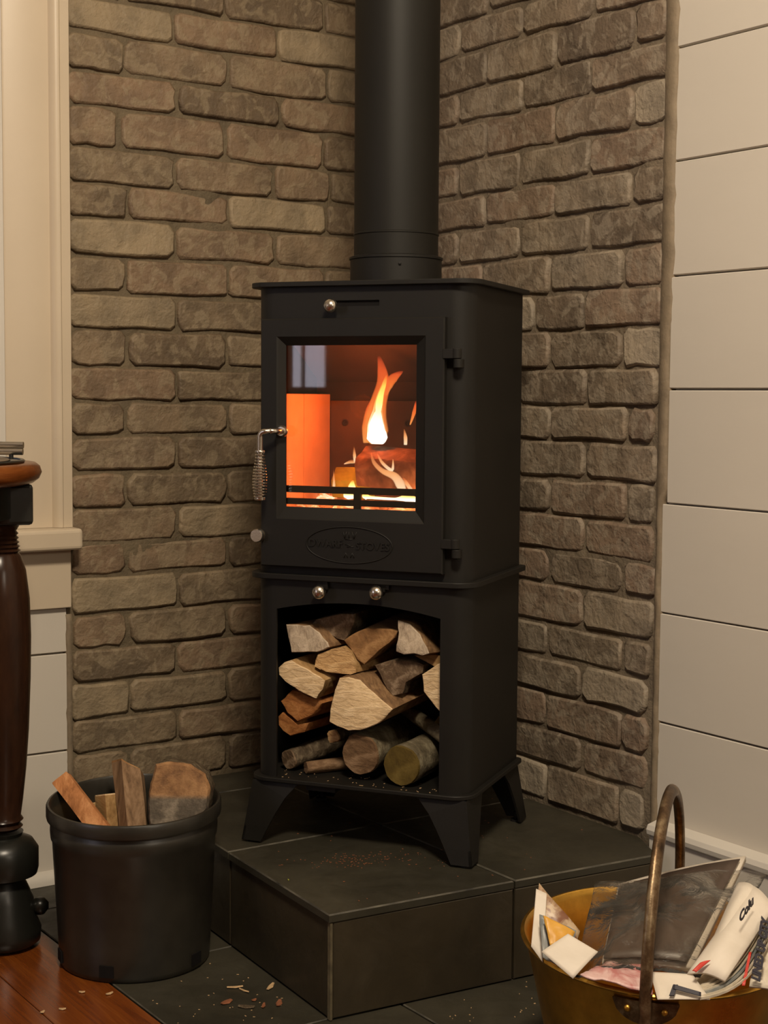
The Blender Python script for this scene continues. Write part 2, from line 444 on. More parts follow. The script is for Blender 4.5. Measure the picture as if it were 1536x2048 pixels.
# ------------------------------------------------------------------ room shell
mb = MB(); mb.box(-4.2, 0.10, -5.0, 0.10, -0.06, -0.012)
floor = struct(mb.build('floor', M['grout']))
mb = MB(); mb.box(-4.25, 0.10, -5.05, 0.10, 2.50, 2.56)
struct(mb.build('ceiling', M['ceiling']))
mb = MB()   # the left wall's core: solid right of the window, below it and above it
mb.box(-0.80, 0.10, 0.012, 0.10, -0.01, 2.5)
mb.box(-4.2, -0.80, 0.012, 0.10, -0.01, 0.60)
mb.box(-4.2, -0.80, 0.012, 0.10, 2.05, 2.5)
mb.box(-4.2, -1.75, 0.012, 0.10, 0.60, 2.05)
wall_left = struct(mb.build('wall_left', M['plaster']))
mb = MB(); mb.box(0.012, 0.10, -5.0, 0.012, -0.01, 2.5)
wall_right = struct(mb.build('wall_right', M['plaster']))
mb = MB(); mb.box(-4.2, 0.10, -5.10, -5.0, -0.01, 2.5)
struct(mb.build('wall_front', M['plaster']))
# far wall to the left with a night-blue window (it is what the stove glass reflects)
mb = MB()
mb.box(-4.28, -4.2, -5.0, -1.275, -0.01, 2.5)
mb.box(-4.28, -4.2, -0.45, 0.10, -0.01, 2.5)
mb.box(-4.28, -4.2, -1.275, -0.45, -0.01, 0.90)
mb.box(-4.28, -4.2, -1.275, -0.45, 2.02, 2.5)
struct(mb.build('wall_back', M['plaster']))
mb = MB()
for a, b_, c, d in ((-1.34, -1.268, 0.86, 2.06), (-0.47, -0.40, 0.86, 2.06), (-1.268, -0.47, 0.86, 0.915), (-1.268, -0.47, 2.0, 2.06), (-1.133, -1.105, 0.915, 2.0), (-1.183, -1.172, 0.915, 2.0), (-0.80, -0.77, 0.915, 2.0)):
    mb.box(-4.21, -4.17, a, b_, c, d)
win2 = struct(mb.build('window_2', M['trim']))
mb = MB(); mb.box(-4.235, -4.23, -1.275, -0.45, 0.9, 2.02)
mb.build('pane', emissive('dusk_sky_light', (0.80, 0.78, 0.92), 3.0), win2)

# --- brick veneer
def brick_obj(face_fn, s0, s1, z0, z1, mat, parent, proto=None):
    """one brick face with rounded uneven outline; face_fn(s, z, out) -> xyz"""
    cs, cz = (s0 + s1) / 2, (z0 + z1) / 2
    hw, hh = (s1 - s0) / 2, (z1 - z0) / 2
    cr = min(0.010, hw * .4, hh * .45) * rnd.uniform(.5, 1.2)
    pts = []
    def side(p, q, n):
        return [(p[0] + (q[0] - p[0]) * (i + 1) / (n + 1), p[1] + (q[1] - p[1]) * (i + 1) / (n + 1)) for i in range(n)]
    c = [(-hw + cr, -hh), (hw - cr, -hh), (hw, -hh + cr), (hw, hh - cr), (hw - cr, hh), (-hw + cr, hh), (-hw, hh - cr), (-hw, -hh + cr)]
    for i in range(8):
        pts.append(c[i])
        if i % 2 == 0:
            pts += side(c[i], c[(i + 1) % 8], 2 if (i in (0, 4) and hw > .04) else 1)
    pts = [(x + rnd.uniform(-.0022, .0022), z + rnd.uniform(-.0026, .0026)) for x, z in pts]
    n = len(pts)
    out = rnd.uniform(-.0016, .0022)
    tz, ts = rnd.uniform(-.0012, .0012), rnd.uniform(-.0010, .0010)
    inn = .0036 + rnd.uniform(0, .0016)
    V = []
    for x, z in pts:   # back ring
        V.append(face_fn(cs + x, cz + z, -.0125))
    for x, z in pts:   # shoulder ring
        V.append(face_fn(cs + x, cz + z, out - .0040))
    for x, z in pts:   # face ring
        f = 1 - inn / max(abs(x), abs(z), .012)
        V.append(face_fn(cs + x * (1 - inn / hw), cz + z * (1 - inn / hh), out + tz * z / hh + ts * x / hw))
    F = []
    for k in (0, n):
        for j in range(n):
            F.append((k + j, k + (j + 1) % n, k + n + (j + 1) % n, k + n + j))
    F.append(tuple(2 * n + j for j in range(n)))
    ox, oy, oz = face_fn(cs, cz, 0)
    o = obj('brick', [(v[0] - ox, v[1] - oy, v[2] - oz) for v in V], F, mat, parent, loc=(ox, oy, oz))
    o.data.polygons.foreach_set('use_smooth', [True] * (2 * n) + [False])
    return o
ZL = [1.781, 1.715, 1.650, 1.584, 1.521, 1.454, 1.394, 1.322, 1.259, 1.196, 1.131, 1.064, .998, .932, .868, .807, .740, .676, .612, .552, .482, .420, .356, .290, .227, .158, .094, .030]
LF = lambda s, z, o: (s, -o, z)
RF = lambda s, z, o: (-o, s, z)
JL = {0: [-.576, -.366, -.152], 1: [-.474, -.262, -.052]}
JLx = {2: [-.580, -.372, -.154], 3: [-.478, -.260, -.05], 4: [-.580, -.364, -.148], 5: [-.471, -.255, -.05], 6: [-.587, -.372, -.152], 7: [-.479, -.268, -.14], 8: [-.574, -.366, -.149]}
JR = {0: [-.110, -.312, -.507, -.702], 1: [-.028, -.227, -.413, -.600]}
JRx = {9: [-.03, -.227, -.415, -.599], 10: [-.11, -.307, -.498, -.687], 11: [-.03, -.227, -.459, -.590], 12: [-.11, -.3, -.501, -.688]}
bed = .0105
for i in range(len(ZL) - 1):
    zt, zb = ZL[i], ZL[i + 1]
    for wall, J, Jx, F_, s_end, mat in ((wall_left, JL, JLx, LF, -.688, M['brick']), (wall_right, JR, JRx, RF, None, M['brick_grey'])):
        js = sorted((Jx.get(i) or J[i % 2]), reverse=True)
        if wall is wall_right:
            s_end = (-.782 if zb > .9 else -.772 if zb > .45 else -.768) + rnd.uniform(-.008, .006)
        ss = [0.004] + [j + rnd.uniform(-.002, .002) for j in js] + [s_end]
        for a, b_ in zip(ss[:-1], ss[1:]):
            g = .0032 + rnd.uniform(-.0014, .0018)
            gz = .0030 + rnd.uniform(-.0012, .0014)
            if a - b_ < .03:
                continue
            if zb < .15 and (b_ > -.55 or wall is wall_right):
                continue    # behind the hearth
            brick_obj(F_, b_ + g, a - g, zb + gz, zt - gz * 1.15, mat, wall)
def mortar_bed(name, fn, s0, s1, z0, z1, mat, parent, step=.0075):
    ns = int((s1 - s0) / step); nz = int((z1 - z0) / step)
    V = []; F = []
    for j in range(nz + 1):
        for i in range(ns + 1):
            s = s0 + (s1 - s0) * i / ns; z = z0 + (z1 - z0) * j / nz
            d = noise.fractal(Vector((s * 14, z * 14, 3.3)), 1.0, 2.0, 3) * .0028 + noise.noise(Vector((s * 90, z * 90, 1))) * .0012
            d2 = max(0, noise.noise(Vector((s * 6, z * 9, 8.1))) - .42) * .016
            V.append(fn(s, z, -.0068 + d + min(d2, .0052)))
    for j in range(nz):
        for i in range(ns):
            a = j * (ns + 1) + i
            F.append((a, a + 1, a + ns + 2, a + ns + 1))
    return obj(name, V, F, mat, parent, True)
mortar_bed('mortar', LF, -.695, 0.004, 0.0, 1.80, M['mortar'], wall_left)
mortar_bed('mortar', RF, -.790, 0.004, 0.0, 1.80, M['mortar_grey'], wall_right)
# the ragged mortar margin where the brick stops against the painted boards
mb = MB()
rings = []
zz = 0.16
while zz < 1.80:
    e = -.8065 + (zz < .6) * .0 + (0.013 if zz < .72 else .004 if zz < 1.0 else 0) + rnd.uniform(-.0022, .0022)
    rings.append([(0.012, -.772, zz), (-.0035 + rnd.uniform(-.001, .001), -.781, zz), (-.0045, e + .006, zz), (0.0, e, zz), (0.012, e, zz)])
    zz += .018
mb.loft(rings, True, True, True)
mb.build('caulk_margin', M['caulk'], wall_right, True)
mb = MB(); rings = []
zz = 0.0
while zz < .50:
    rings.append([(-.685, 0.012, zz), (-.688, -.002 + rnd.uniform(-.001, .001), zz), (-.6985 + rnd.uniform(-.002, .002), -.001, zz), (-.700, 0.012, zz)])
    zz += .018
mb.loft(rings, True, True, True)
mb.build('caulk_margin', M['caulk'], wall_left, True)

# --- painted boards (shiplap), one object each
def board(parent, fn, s0, s1, z0, z1, thick=.016, mat=None):
    mb = MB()
    k = .0012
    prof = [(z0 + k, thick - k * 1.2), (z0, .0), (z1, .0), (z1 - .0, thick - k * 1.2), (z1 - k, thick), (z0 + k * 2, thick)]
    ringA = [fn(s0, z, o) for z, o in prof]; ringB = [fn(s1, z, o) for z, o in prof]
    mb.loft([ringA, ringB], True)
    return mb.build('board', mat or M['shiplap'], parent)
RB = lambda s, z, o: (0.012 - o, s, z)
LB = lambda s, z, o: (s, 0.012 - o, z)
zs = [.175, .3535, .5335, .7115, .8955, 1.0755, 1.2560, 1.4320, 1.612, 1.792, 1.972, 2.152, 2.332, 2.5]
for i, (a, b_) in enumerate(zip(zs[:-1], zs[1:])):
    gap = (.0022, .0016, .0009, .0022, .0022, .0020, .0014, .0024)[i % 8]
    board(wall_right, RB, -4.9, -.803 if a > .7 else -.793, a + gap / 2, b_ - gap / 2, .0125 + rnd.uniform(-.0006, .0010))
for a, b_ in ((.008, .2360), (.2382, .4150), (.4172, .500)):
    board(wall_left, LB, -.80, -.6985, a, b_, .0125)
    board(wall_left, LB, -4.1, -.8005, a, b_, .0125)
for i in range(8):
    if i != 0: board(wall_left, LB, -4.1, -1.93, .5 + i * .18, .68 + i * .18 - .002, .0125)
# baseboard on the right wall: flat board with a sloped cap
mb = MB()
prof = [(0.0, 0.0), (0.0, .020), (.168, .020), (.172, .026), (.180, .0275), (.188, .024), (.193, .0)]
mb.loft([[(0.0 - o + .0, s, z) for z, o in prof] for s in (-.796, -4.9)], True)
struct(mb.build('baseboard_right', M['baseboard'], bevel=.0012))
# quarter round at the foot of the left wall
mb = MB()
prof = [(0.0, 0.0)] + [(math.sin(a) * .022, math.cos(a) * .018) for a in [R(x) for x in (0, 18, 36, 54, 72, 90)]]
mb.loft([[(s, -.0005 - o, z) for z, o in prof] for s in (-4.1, -.662)], True)
struct(mb.build('baseboard_left', M['baseboard'], smooth=False, auto=R(40)))

# --- window on the left wall: casing, stool, apron, sash
win = thing('window_1', 'cream painted window casing left of the brick wall', 'window', (-1.27, 0.0, 0.50))
del win['label']; del win['category']; struct(win)
def wpart(name, mb, mat, **kw):
    o = mb.build(name, mat, win, **kw)
    o.data.transform(Matrix.Translation((1.27, 0, -0.50)))
    return o
def casing(x_in, x_out, sgn):
    mb = MB()
    # from the opening outwards: flat, small ogee, backband
    w = abs(x_out - x_in)
    prof = [(0, 0), (0, .016), (.004, .0185), (w * .70, .0185), (w * .715, .0215), (w * .745, .0275), (w * .79, .0305), (w * .83, .0305), (w * .85, .0285), (w * .99, .0285), (w, .0270), (w, 0)]
    mb.loft([[(x_in + sgn * s, 0.012 - o, z) for s, o in prof] for z in (.645, 2.14)], True)
    return mb
wpart('casing', casing(-.808, -.690, 1), M['trim'], auto=R(40))
wpart('casing', casing(-1.73, -1.85, -1), M['trim'], auto=R(40))
mb = MB(); mb.box(-1.85, -.69, -.018, .012, 2.0, 2.14); wpart('head_casing', mb, M['trim'], bevel=.002)
mb = MB(); mb.box(-1.865, -.6835, -.048, .012, .6065, .6445); wpart('stool', mb, M['trim'], bevel=.007, seg=3)
mb = MB(); mb.box(-1.85, -.6925, -.012, .012, .500, .6065); wpart('apron', mb, M['trim'], bevel=.0015)
mb = MB()
mb.box(-.826, -.808, -.004, .06, .645, 2.0); mb.box(-1.74, -1.722, -.004, .06, .645, 2.0); mb.box(-1.722, -.826, -.004, .06, 1.985, 2.0)
wpart('jamb', mb, M['baseboard'], bevel=.001)
mb = MB()
for z0, z1 in ((.647, 1.32), (1.30, 1.985)):
    y0 = .030 if z0 < 1 else .045
    mb.box(-.862, -.828, y0, y0 + .02, z0, z1); mb.box(-1.72, -1.686, y0, y0 + .02, z0, z1)
    mb.box(-1.686, -.862, y0, y0 + .02, z0, z0 + .05); mb.box(-1.686, -.862, y0, y0 + .02, z1 - .04, z1)
wpart('sash', mb, M['baseboard'], bevel=.001)
mb = MB(); mb.box(-1.69, -.86, .048, .051, .66, 1.98); wpart('pane', mb, M['window_glass'])
blind = thing('window_blind', 'pale slatted blind hanging in the window, its slat ends showing', 'blind', (-1.27, .012, 1.96))
mb = MB(); mb.box(-1.70, -.832, -.008, .020, 1.955, 1.982)
o = mb.build('head_rail', M['baseboard'], blind); o.data.transform(Matrix.Translation((1.27, -.012, -1.96)))
sl = None
for k in range(36):
    z = 1.944 - k * .0255
    if sl is None:
        mb = MB(); mb.loft([[(x, -.010, -.006), (x, .0, .002), (x, .011, .006), (x, .011, .0075), (x, .0, .0035), (x, -.010, -.0045)] for x in (-.428, .4445)], True)
        sl = mb.build('slat', M['baseboard'], blind, loc=(0, 0, z - 1.96))
    else:
        c = sl.copy(); COL.objects.link(c); c.parent = blind; c.location = (0, 0, z - 1.96)

# ------------------------------------------------------------------ floor pieces
def tile(parent, x0, x1, y0, y1, z0, z1, mats, name='tile', bev=.0015):
    mb = MB(); b = bev
    top = [(x0 + b, y0 + b, z1), (x1 - b, y0 + b, z1), (x1 - b, y1 - b, z1), (x0 + b, y1 - b, z1)]
    mid = [(x0, y0, z1 - b), (x1, y0, z1 - b), (x1, y1, z1 - b), (x0, y1, z1 - b)]
    bot = [(x0, y0, z0), (x1, y0, z0), (x1, y1, z0), (x0, y1, z0)]
    mb.loft([bot, mid], True, True, False); n = len(mb.v)
    mb.loft([mid, top], True, False, True)
    mb.m = [0] * len(mb.f)
    for i in range(5, 9): mb.m[i] = 1
    return mb.build(name, mats[0], parent, mats=mats)
xs = [-.84, -.52, -.20, .0]
ys = [-1.455, -1.125, -.795, -.465, -.135, -.0]
for a, b_ in zip(xs[:-1], xs[1:]):
    for c, d in zip(ys[:-1], ys[1:]):
        tile(floor, a + .0015, b_ - .0015, c + .0015, d - .0015, -.012, rnd.uniform(-.0006, .0004), [M['slate'], M['slate_edge']])
# wooden planks, running away from the camera along the left of the slate
x = -.842
k = 0
while x > -4.18:
    w = .127
    y1 = 0.0
    ln = [2.1, 1.3, 1.7][k % 3]
    while y1 > -4.99:
        y0 = max(-5.0, y1 - ln)
        tile(floor, max(-4.2, x - w) + .0006, x - .0006, y0 + .0005, y1 - .0005, -.012, .0, [M['plank'], M['plank']], 'plank', .0010)
        y1 = y0; ln = 1.9
    x -= w; k += 1
x = -.84
while x < -.0:
    tile(floor, x + .0006, min(0, x + .127) - .0006, -5.0, -1.46, -.012, .0, [M['plank'], M['plank']], 'plank', .0010)
    x += .127

# ------------------------------------------------------------------ raised hearth
HZ = .155
hearth = thing('hearth', 'raised dark slate tiled hearth platform in the corner under the stove', 'hearth', (-.30, -.40, 0))
HO = Vector((-.30, -.40, 0))
def hl(p): return Vector(p) - HO
xl = lambda y: -.583 + y * .070         # left edge leans slightly
def xr(y): return -.006 if y > -.76 else -.006 + (y + .76) * .50
yf = lambda x: -.803 - (x + .64) * .077   # front edge
def quad_tile(parent, P, z0, z1, mats, b=.0018, name='tile'):
    P = [Vector((p[0], p[1], 0)) for p in P]
    c = sum(P, Vector()) / len(P)
    ins = [p + (c - p).normalized() * b * 1.6 for p in P]
    mb = MB()
    mb.loft([[(p.x, p.y, z0) for p in P], [(p.x, p.y, z1 - b) for p in P]], True, True, False)
    mb.loft([[(p.x, p.y, z1 - b) for p in P], [(p.x, p.y, z1) for p in ins]], True, False, True)
    mb.m = [0] * 5 + [1] * 4 + [0]
    o = mb.build(name, mats[0], parent, mats=mats)
    o.data.transform(Matrix.Translation(-HO))
    return o
hm = [M['slate'], M['slate_edge']]
g = .0016
xj = lambda y: -.327
for (ya, yb) in ((-.80, -.465), (-.465, -.132), (-.132, -.012)):
    for side in (0, 1):
        if side == 0:
            P = [(xl(ya) - .004, yf(-.62) if ya < -.7 else ya + g), (xj(ya) - g, yf(-.327) if ya < -.7 else ya + g), (xj(yb) - g, yb - g), (xl(yb) - .004, yb - g)]
        else:
            P = [(xj(ya) + g, yf(-.327) if ya < -.7 else ya + g), (xr(-.85) if ya < -.7 else -.006, yf(-.05) if ya < -.7 else ya + g), (-.006, yb - g), (xj(yb) + g, yb - g)]
            if ya < -.7:
                P = [P[0], P[1], (-.006, -.76), P[2], P[3]]
                c = quad_tile.__defaults__
        if len(P) == 4:
            quad_tile(hearth, P, HZ - .012, HZ + rnd.uniform(-.0004, .0002), hm)
        else:
            mb = MB()
            mb.loft([[(p[0], p[1], HZ - .012) for p in P], [(p[0], p[1], HZ - .002) for p in P]], True, True, False)
            cc = sum((Vector((p[0], p[1], 0)) for p in P), Vector()) / 5
            ins = [Vector((p[0], p[1], 0)) + (cc - Vector((p[0], p[1], 0))).normalized() * .003 for p in P]
            mb.loft([[(p[0], p[1], HZ - .002) for p in P], [(p.x, p.y, HZ) for p in ins]], True, False, True)
            mb.m = [0] * 6 + [1] * 5 + [0]
            o = mb.build('tile', M['slate'], hearth, mats=hm); o.data.transform(Matrix.Translation(-HO))
# core and side tiles
mb = MB()
core = [(xl(-.80) + .012, yf(-.62) + .012), (-.058, yf(-.05) + .012), (-.014, -.762), (-.014, -.012), (xl(0) + .012, -.012)]
mb.loft([[(p[0], p[1], 0.0) for p in core], [(p[0], p[1], HZ - .0125) for p in core]], True)
o = mb.build('core', M['grout'], hearth); o.data.transform(Matrix.Translation(-HO))
def wall_tile(p, q, z0, z1, nrm):
    p = Vector((p[0], p[1], 0)); q = Vector((q[0], q[1], 0)); n = Vector(nrm).normalized()
    t = (q - p).normalized(); b = .0016
    def R4(o_, inset):
        return [p + t * inset + n * o_ + Vector((0, 0, z0 + inset)), q - t * inset + n * o_ + Vector((0, 0, z0 + inset)), q - t * inset + n * o_ + Vector((0, 0, z1 - inset)), p + t * inset + n * o_ + Vector((0, 0, z1 - inset))]
    mb = MB(); mb.loft([R4(-.010, 0), R4(-b, 0)], True, True, False); mb.loft([R4(-b, 0), R4(0, b)], True, False, True)
    mb.m = [0] * 5 + [1] * 4 + [0]
    mb.m = [0] * 5 + [0] * 4 + [0]
    o = mb.build('tile', M['slate_face'], hearth, mats=[M['slate_face'], M['slate_edge']]); o.data.transform(Matrix.Translation(-HO))
FLc = (xl(-.80) - .001, yf(-.64)); FRc = (-.050, yf(-.05))
def lerp2(a, b, t): return (a[0] + (b[0] - a[0]) * t, a[1] + (b[1] - a[1]) * t)
fj = .53
nf = (-.077, -1, 0)
wall_tile(lerp2(FLc, FRc, .008), lerp2(FLc, FRc, fj - .003), .002, HZ - .0135, nf)
wall_tile(lerp2(FLc, FRc, fj + .003), FRc, .002, HZ - .0135, nf)
for ya, yb in ((-.800, -.467), (-.463, -.134), (-.130, -.012)):
    wall_tile((xl(ya), ya), (xl(yb), yb), .002, HZ - .0135, (-1, -.07, 0))
wall_tile(FRc, (-.004, -.765), .002, HZ - .0135, (1, -.5, 0))
mb = MB(); mb.box(FLc[0] - .0005, FLc[0] + .0032, FLc[1] - .0012, FLc[1] + .006, .001, HZ - .014)
o = mb.build('corner_trim', simple('tan_corner_grout', (0.10, 0.080, 0.045), 0.7, var=0.6, scale=30), hearth); o.data.transform(Matrix.Translation(-HO))

# ------------------------------------------------------------------ stove
SC = Vector((-.336, -.501, HZ)); SYAW = R(-55.38)
stove = thing('wood_stove', 'black steel wood burning stove on a log store base, fire lit behind its glass door', 'stove', SC, SYAW)
def sbuild(mb, name, mat, **kw):
    o = mb.build(name, mat, stove if 'parent' not in kw else kw.pop('parent'), **kw)
    o.data.transform(Matrix.Translation((0, 0, -HZ)))
    return o
HW, HD = .1825, .1385
def rrect(hw, hd, r, n=6, front_only=False):
    P = []
    for cx, cy, a0, rr in ((hw - r, -hd + r, -90, r), (hw - .012, hd - .012, 0, .012), (-hw + .012, hd - .012, 90, .012), (-hw + r, -hd + r, 180, r)):
        for i in range(n + 1):
            a = R(a0 + 90 * i / n)
            P.append((cx + rr * math.cos(a), cy + rr * math.sin(a)))
    return P
def plate(name, over, z0, z1, mat):
    P = rrect(HW + over, HD + over, .036)
    mb = MB(); mb.loft([[(x, y, z0) for x, y in P], [(x, y, z1) for x, y in P]], True)
    return sbuild(mb, name, mat, bevel=.0012, seg=2, auto=R(35))
plate('top_plate', .0113, 1.0525, 1.0605, M['stove'])
plate('middle_plate', .0110, .5885, .5975, M['stove'])
plate('base_plate', .0090, .2575, .2645, M['stove'])
def shell(name, z0, z1, a0, a1, mat):
    """bent steel sheet: front left return, side, back, side, front right return; rounded front corners"""
    r = .034; t = .004
    out = []
    def arc(cx, cy, rr, s, e, n=6): return [(cx + rr * math.cos(R(s + (e - s) * i / n)), cy + rr * math.sin(R(s + (e - s) * i / n))) for i in range(n + 1)]
    outer = [(a0, -HD)] + arc(-HW + r, -HD + r, r, 270, 180) + [(-HW, HD - .001), (HW, HD - .001)] + arc(HW - r, -HD + r, r, 0, -90) + [(a1, -HD)]
    inner = [(a0, -HD + t)] + arc(-HW + r, -HD + r, r - t, 270, 180) + [(-HW + t, HD - t), (HW - t, HD - t)] + arc(HW - r, -HD + r, r - t, 0, -90) + [(a1, -HD + t)]
    mb = MB(); n = len(outer)
    P = outer + inner[::-1]
    # build as strips so the concave outline stays clean
    k = 0
    V = [(x, y, z) for z in (z0, z1) for x, y in outer] + [(x, y, z) for z in (z0, z1) for x, y in inner]
    F = []
    for i in range(n - 1):
        F.append((i, i + 1, n + i + 1, n + i))
        F.append((2 * n + i, 3 * n + i, 3 * n + i + 1, 2 * n + i + 1))
        F.append((i, 2 * n + i, 2 * n + i + 1, i + 1))
        F.append((n + i, n + i + 1, 3 * n + i + 1, 3 * n + i))
    F.append((0, n, 3 * n, 2 * n)); F.append((n - 1, 3 * n - 1, 4 * n - 1, 2 * n - 1))
    mb.add(V, F)
    return mb
# fire chamber body
mb = shell('body', .5975, 1.0525, -.128, .1035, M['stove'])
mb.box(-.128, .1035, -HD, -HD + .004, .9675, 1.0215); mb.box(-.128, .1035, -HD, -HD + .004, 1.0305, 1.0525)
mb.box(-.128, -.046, -HD, -HD + .004, 1.0215, 1.0305); mb.box(.0325, .1035, -HD, -HD + .004, 1.0215, 1.0305)
mb.box(-.128, .1035, -HD, -HD + .004, .5975, .698)
sbuild(mb, 'body', M['stove'], auto=R(35))
mb = MB(); mb.box(-.056, .042, -HD + .0038, -HD + .007, 1.016, 1.036); sbuild(mb, 'slot_light_block', M['grate'])  # added black plate behind the slot, stops firelight leaking through
# log store body with arched mouth
A0, A1 = -.1415, .1375
mb = shell('log_store', .2645, .5885, A0, A1, M['stove'])
nA = 18
arc_z = [.5395 + .0155 * (1 - ((i / nA) * 2 - 1) ** 2) for i in range(nA + 1)]
V = []
for i in range(nA + 1):
    x = A0 + (A1 - A0) * i / nA
    V += [(x, -HD, arc_z[i]), (x, -HD, .5885), (x, -HD + .004, arc_z[i]), (x, -HD + .004, .5885)]
F = []
for i in range(nA):
    k = 4 * i
    F += [(k, k + 4, k + 5, k + 1), (k + 2, k + 3, k + 7, k + 6), (k, k + 2, k + 6, k + 4), (k + 1, k + 5, k + 7, k + 3)]
mb.add(V, F)
sbuild(mb, 'log_store', M['stove'], auto=R(35))
# legs: bent corner plates that taper and splay to the foot
def leg(sx, sy):
    mb = MB()
    zt, zb = .2575, HZ + .004
    X, Y = sx * (HW + .001), sy * (HD + .001)
    Xb, Yb = sx * (HW + .0145), sy * (HD + .0145)
    t = .004
    def arm(ax):
        wt, wb = .082, .030
        if ax == 0:   # along x, in the front/back plane
            top = [(X, Y), (X - sx * wt, Y)]; bot = [(Xb, Yb), (Xb - sx * (wb + .004), Yb)]
            off = (0, -sy * t)
        else:
            top = [(X, Y), (X, Y - sy * wt)]; bot = [(Xb, Yb), (Xb, Yb - sy * (wb + .004))]
            off = (-sx * t, 0)
        rings = []
        for u in (0, .25, .5, .75, 1):
            e = u ** .75
            A = (top[0][0] + (bot[0][0] - top[0][0]) * u, top[0][1] + (bot[0][1] - top[0][1]) * u)
            B = (top[1][0] + (bot[1][0] - top[1][0]) * e, top[1][1] + (bot[1][1] - top[1][1]) * e)
            z = zt + (zb - zt) * u
            rings.append([(A[0], A[1], z), (B[0], B[1], z), (B[0] + off[0], B[1] + off[1], z), (A[0] + off[0], A[1] + off[1], z)])
        mb.loft(rings, True)
    arm(0); arm(1)
    o = sbuild(mb, 'leg', M['stove'])
    m2 = MB(); m2.lathe([(.0, HZ), (.010, HZ), (.010, HZ + .004), (.004, HZ + .004), (.004, HZ + .016), (0, HZ + .016)], 12, c=(Xb - sx * .014, Yb - sy * .014), cap=False)
    f = sbuild(m2, 'levelling_foot', M['stove_dark'], parent=o)
for sx in (-1, 1):
    for sy in (-1, 1):
        leg(sx, sy)
mb = MB(); mb.box(-.092, -.040, -HD + .006, -HD + .03, .246, .2575); sbuild(mb, 'bracket', M['stove_dark'], bevel=.001)
# door
DY, DB = -.1545, -.1412
def rect(a0, a1, z0, z1, y): return [(a0, y, z0), (a1, y, z0), (a1, y, z1), (a0, y, z1)]
mb = MB()
ri = [rect(-.128, .1035, .700, .9665, DB), rect(-.1625, .1450, .6100, 1.0025, DB), rect(-.1625, .1450, .6100, 1.0025, DY + .002), rect(-.1605, .1430, .6120, 1.0005, DY),
      rect(-.1350, .1150, .6865, .9745, DY), rect(-.1325, .1128, .6888, .9722, DY + .0018), rect(-.1232, .0968, .7055, .9610, -.1440), rect(-.1232, .0968, .7055, .9610, DB)]
mb.loft(ri + [ri[0]], True, False, False)
door = sbuild(mb, 'door', M['stove'])
mb = MB(); mb.box(-.1250, .0985, -.1408, -.1378, .7030, .9632)
sbuild(mb, 'glass_pane', M['stove_glass'], parent=door)
def rope():
    mb = MB()
    for a0, a1, z0, z1 in ((-.1275, .103, .9635, .9675), (-.1275, .103, .6985, .7028), (-.1275, -.1252, .7028, .9635), (.0987, .103, .7028, .9635)):
        mb.box(a0, a1, -.1410, -.1370, z0, z1)
    return mb
sbuild(rope(), 'rope_seal', M['soot'], parent=door)
# oval badge cast in relief
bc = (-.0095, .6492)
mb = MB()
pts = [(bc[0] + .0725 * math.cos(2 * math.pi * i / 64), DY - .0004, bc[1] + .0285 * math.sin(2 * math.pi * i / 64)) for i in range(65)]
mb.tube(pts, .0011, 6, caps=False)
badge = sbuild(mb, 'badge', M['stove'], parent=door, smooth=True)
def text_obj(body, size, mat, parent, mtx, ext=.0006, name='lettering', space=1.0, align='CENTER', bold=0.0, shear=0.0, sx=1.0):
    cu = bpy.data.curves.new(name, 'FONT'); cu.body = body; cu.size = size; cu.extrude = ext; cu.align_x = align; cu.align_y = 'CENTER'
    cu.space_character = space; cu.offset = bold; cu.shear = shear; cu.resolution_u = 3
    t = bpy.data.objects.new(name + '_tmp', cu); COL.objects.link(t)
    dg = bpy.context.evaluated_depsgraph_get(); dg.update()
    me = bpy.data.meshes.new_from_object(t.evaluated_get(dg))
    bpy.data.objects.remove(t)
    me.transform(Matrix.Diagonal((sx, 1, 1, 1))); me.transform(mtx)
    me.materials.clear(); me.materials.append(mat)
    o = bpy.data.objects.new(name, me); COL.objects.link(o); o.parent = parent
    return o
XF = Matrix.Rotation(R(90), 4, 'X')
def on_door(a, z, y=DY): return Matrix.Translation((a, y, z - HZ)) @ XF
text_obj('DWARF', .0165, M['stove'], door, on_door(bc[0] - .0395, bc[1] + .001), .0016, bold=.0004)
text_obj('STOVES', .0165, M['stove'], door, on_door(bc[0] + .0400, bc[1] - .001), .0016, bold=.0004)
mb = MB()
def stroke(x0, z0, x1, z1, r=.0008): mb.tube([(bc[0] + x0, DY - .0003, bc[1] + z0), (bc[0] + x1, DY - .0003, bc[1] + z1)], r, 6)
for x0, z0, x1, z1 in ((-.010, .021, -.007, .010), (-.004, .021, -.007, .010), (.0, .021, .0, .011), (.005, .021, .0085, .010), (.013, .021, .0085, .010), (-.006, .009, .006, .009),
                      (-.008, -.020, -.005, -.012), (-.002, -.020, -.005, -.012), (.003, -.020, .006, -.012), (.009, -.020, .006, -.012), (-.006, .001, .004, -.001), (-.003, -.003, .008, -.002)):
    stroke(x0, z0, x1, z1)
sbuild(mb, 'emblem', M['stove'], parent=door, smooth=True)
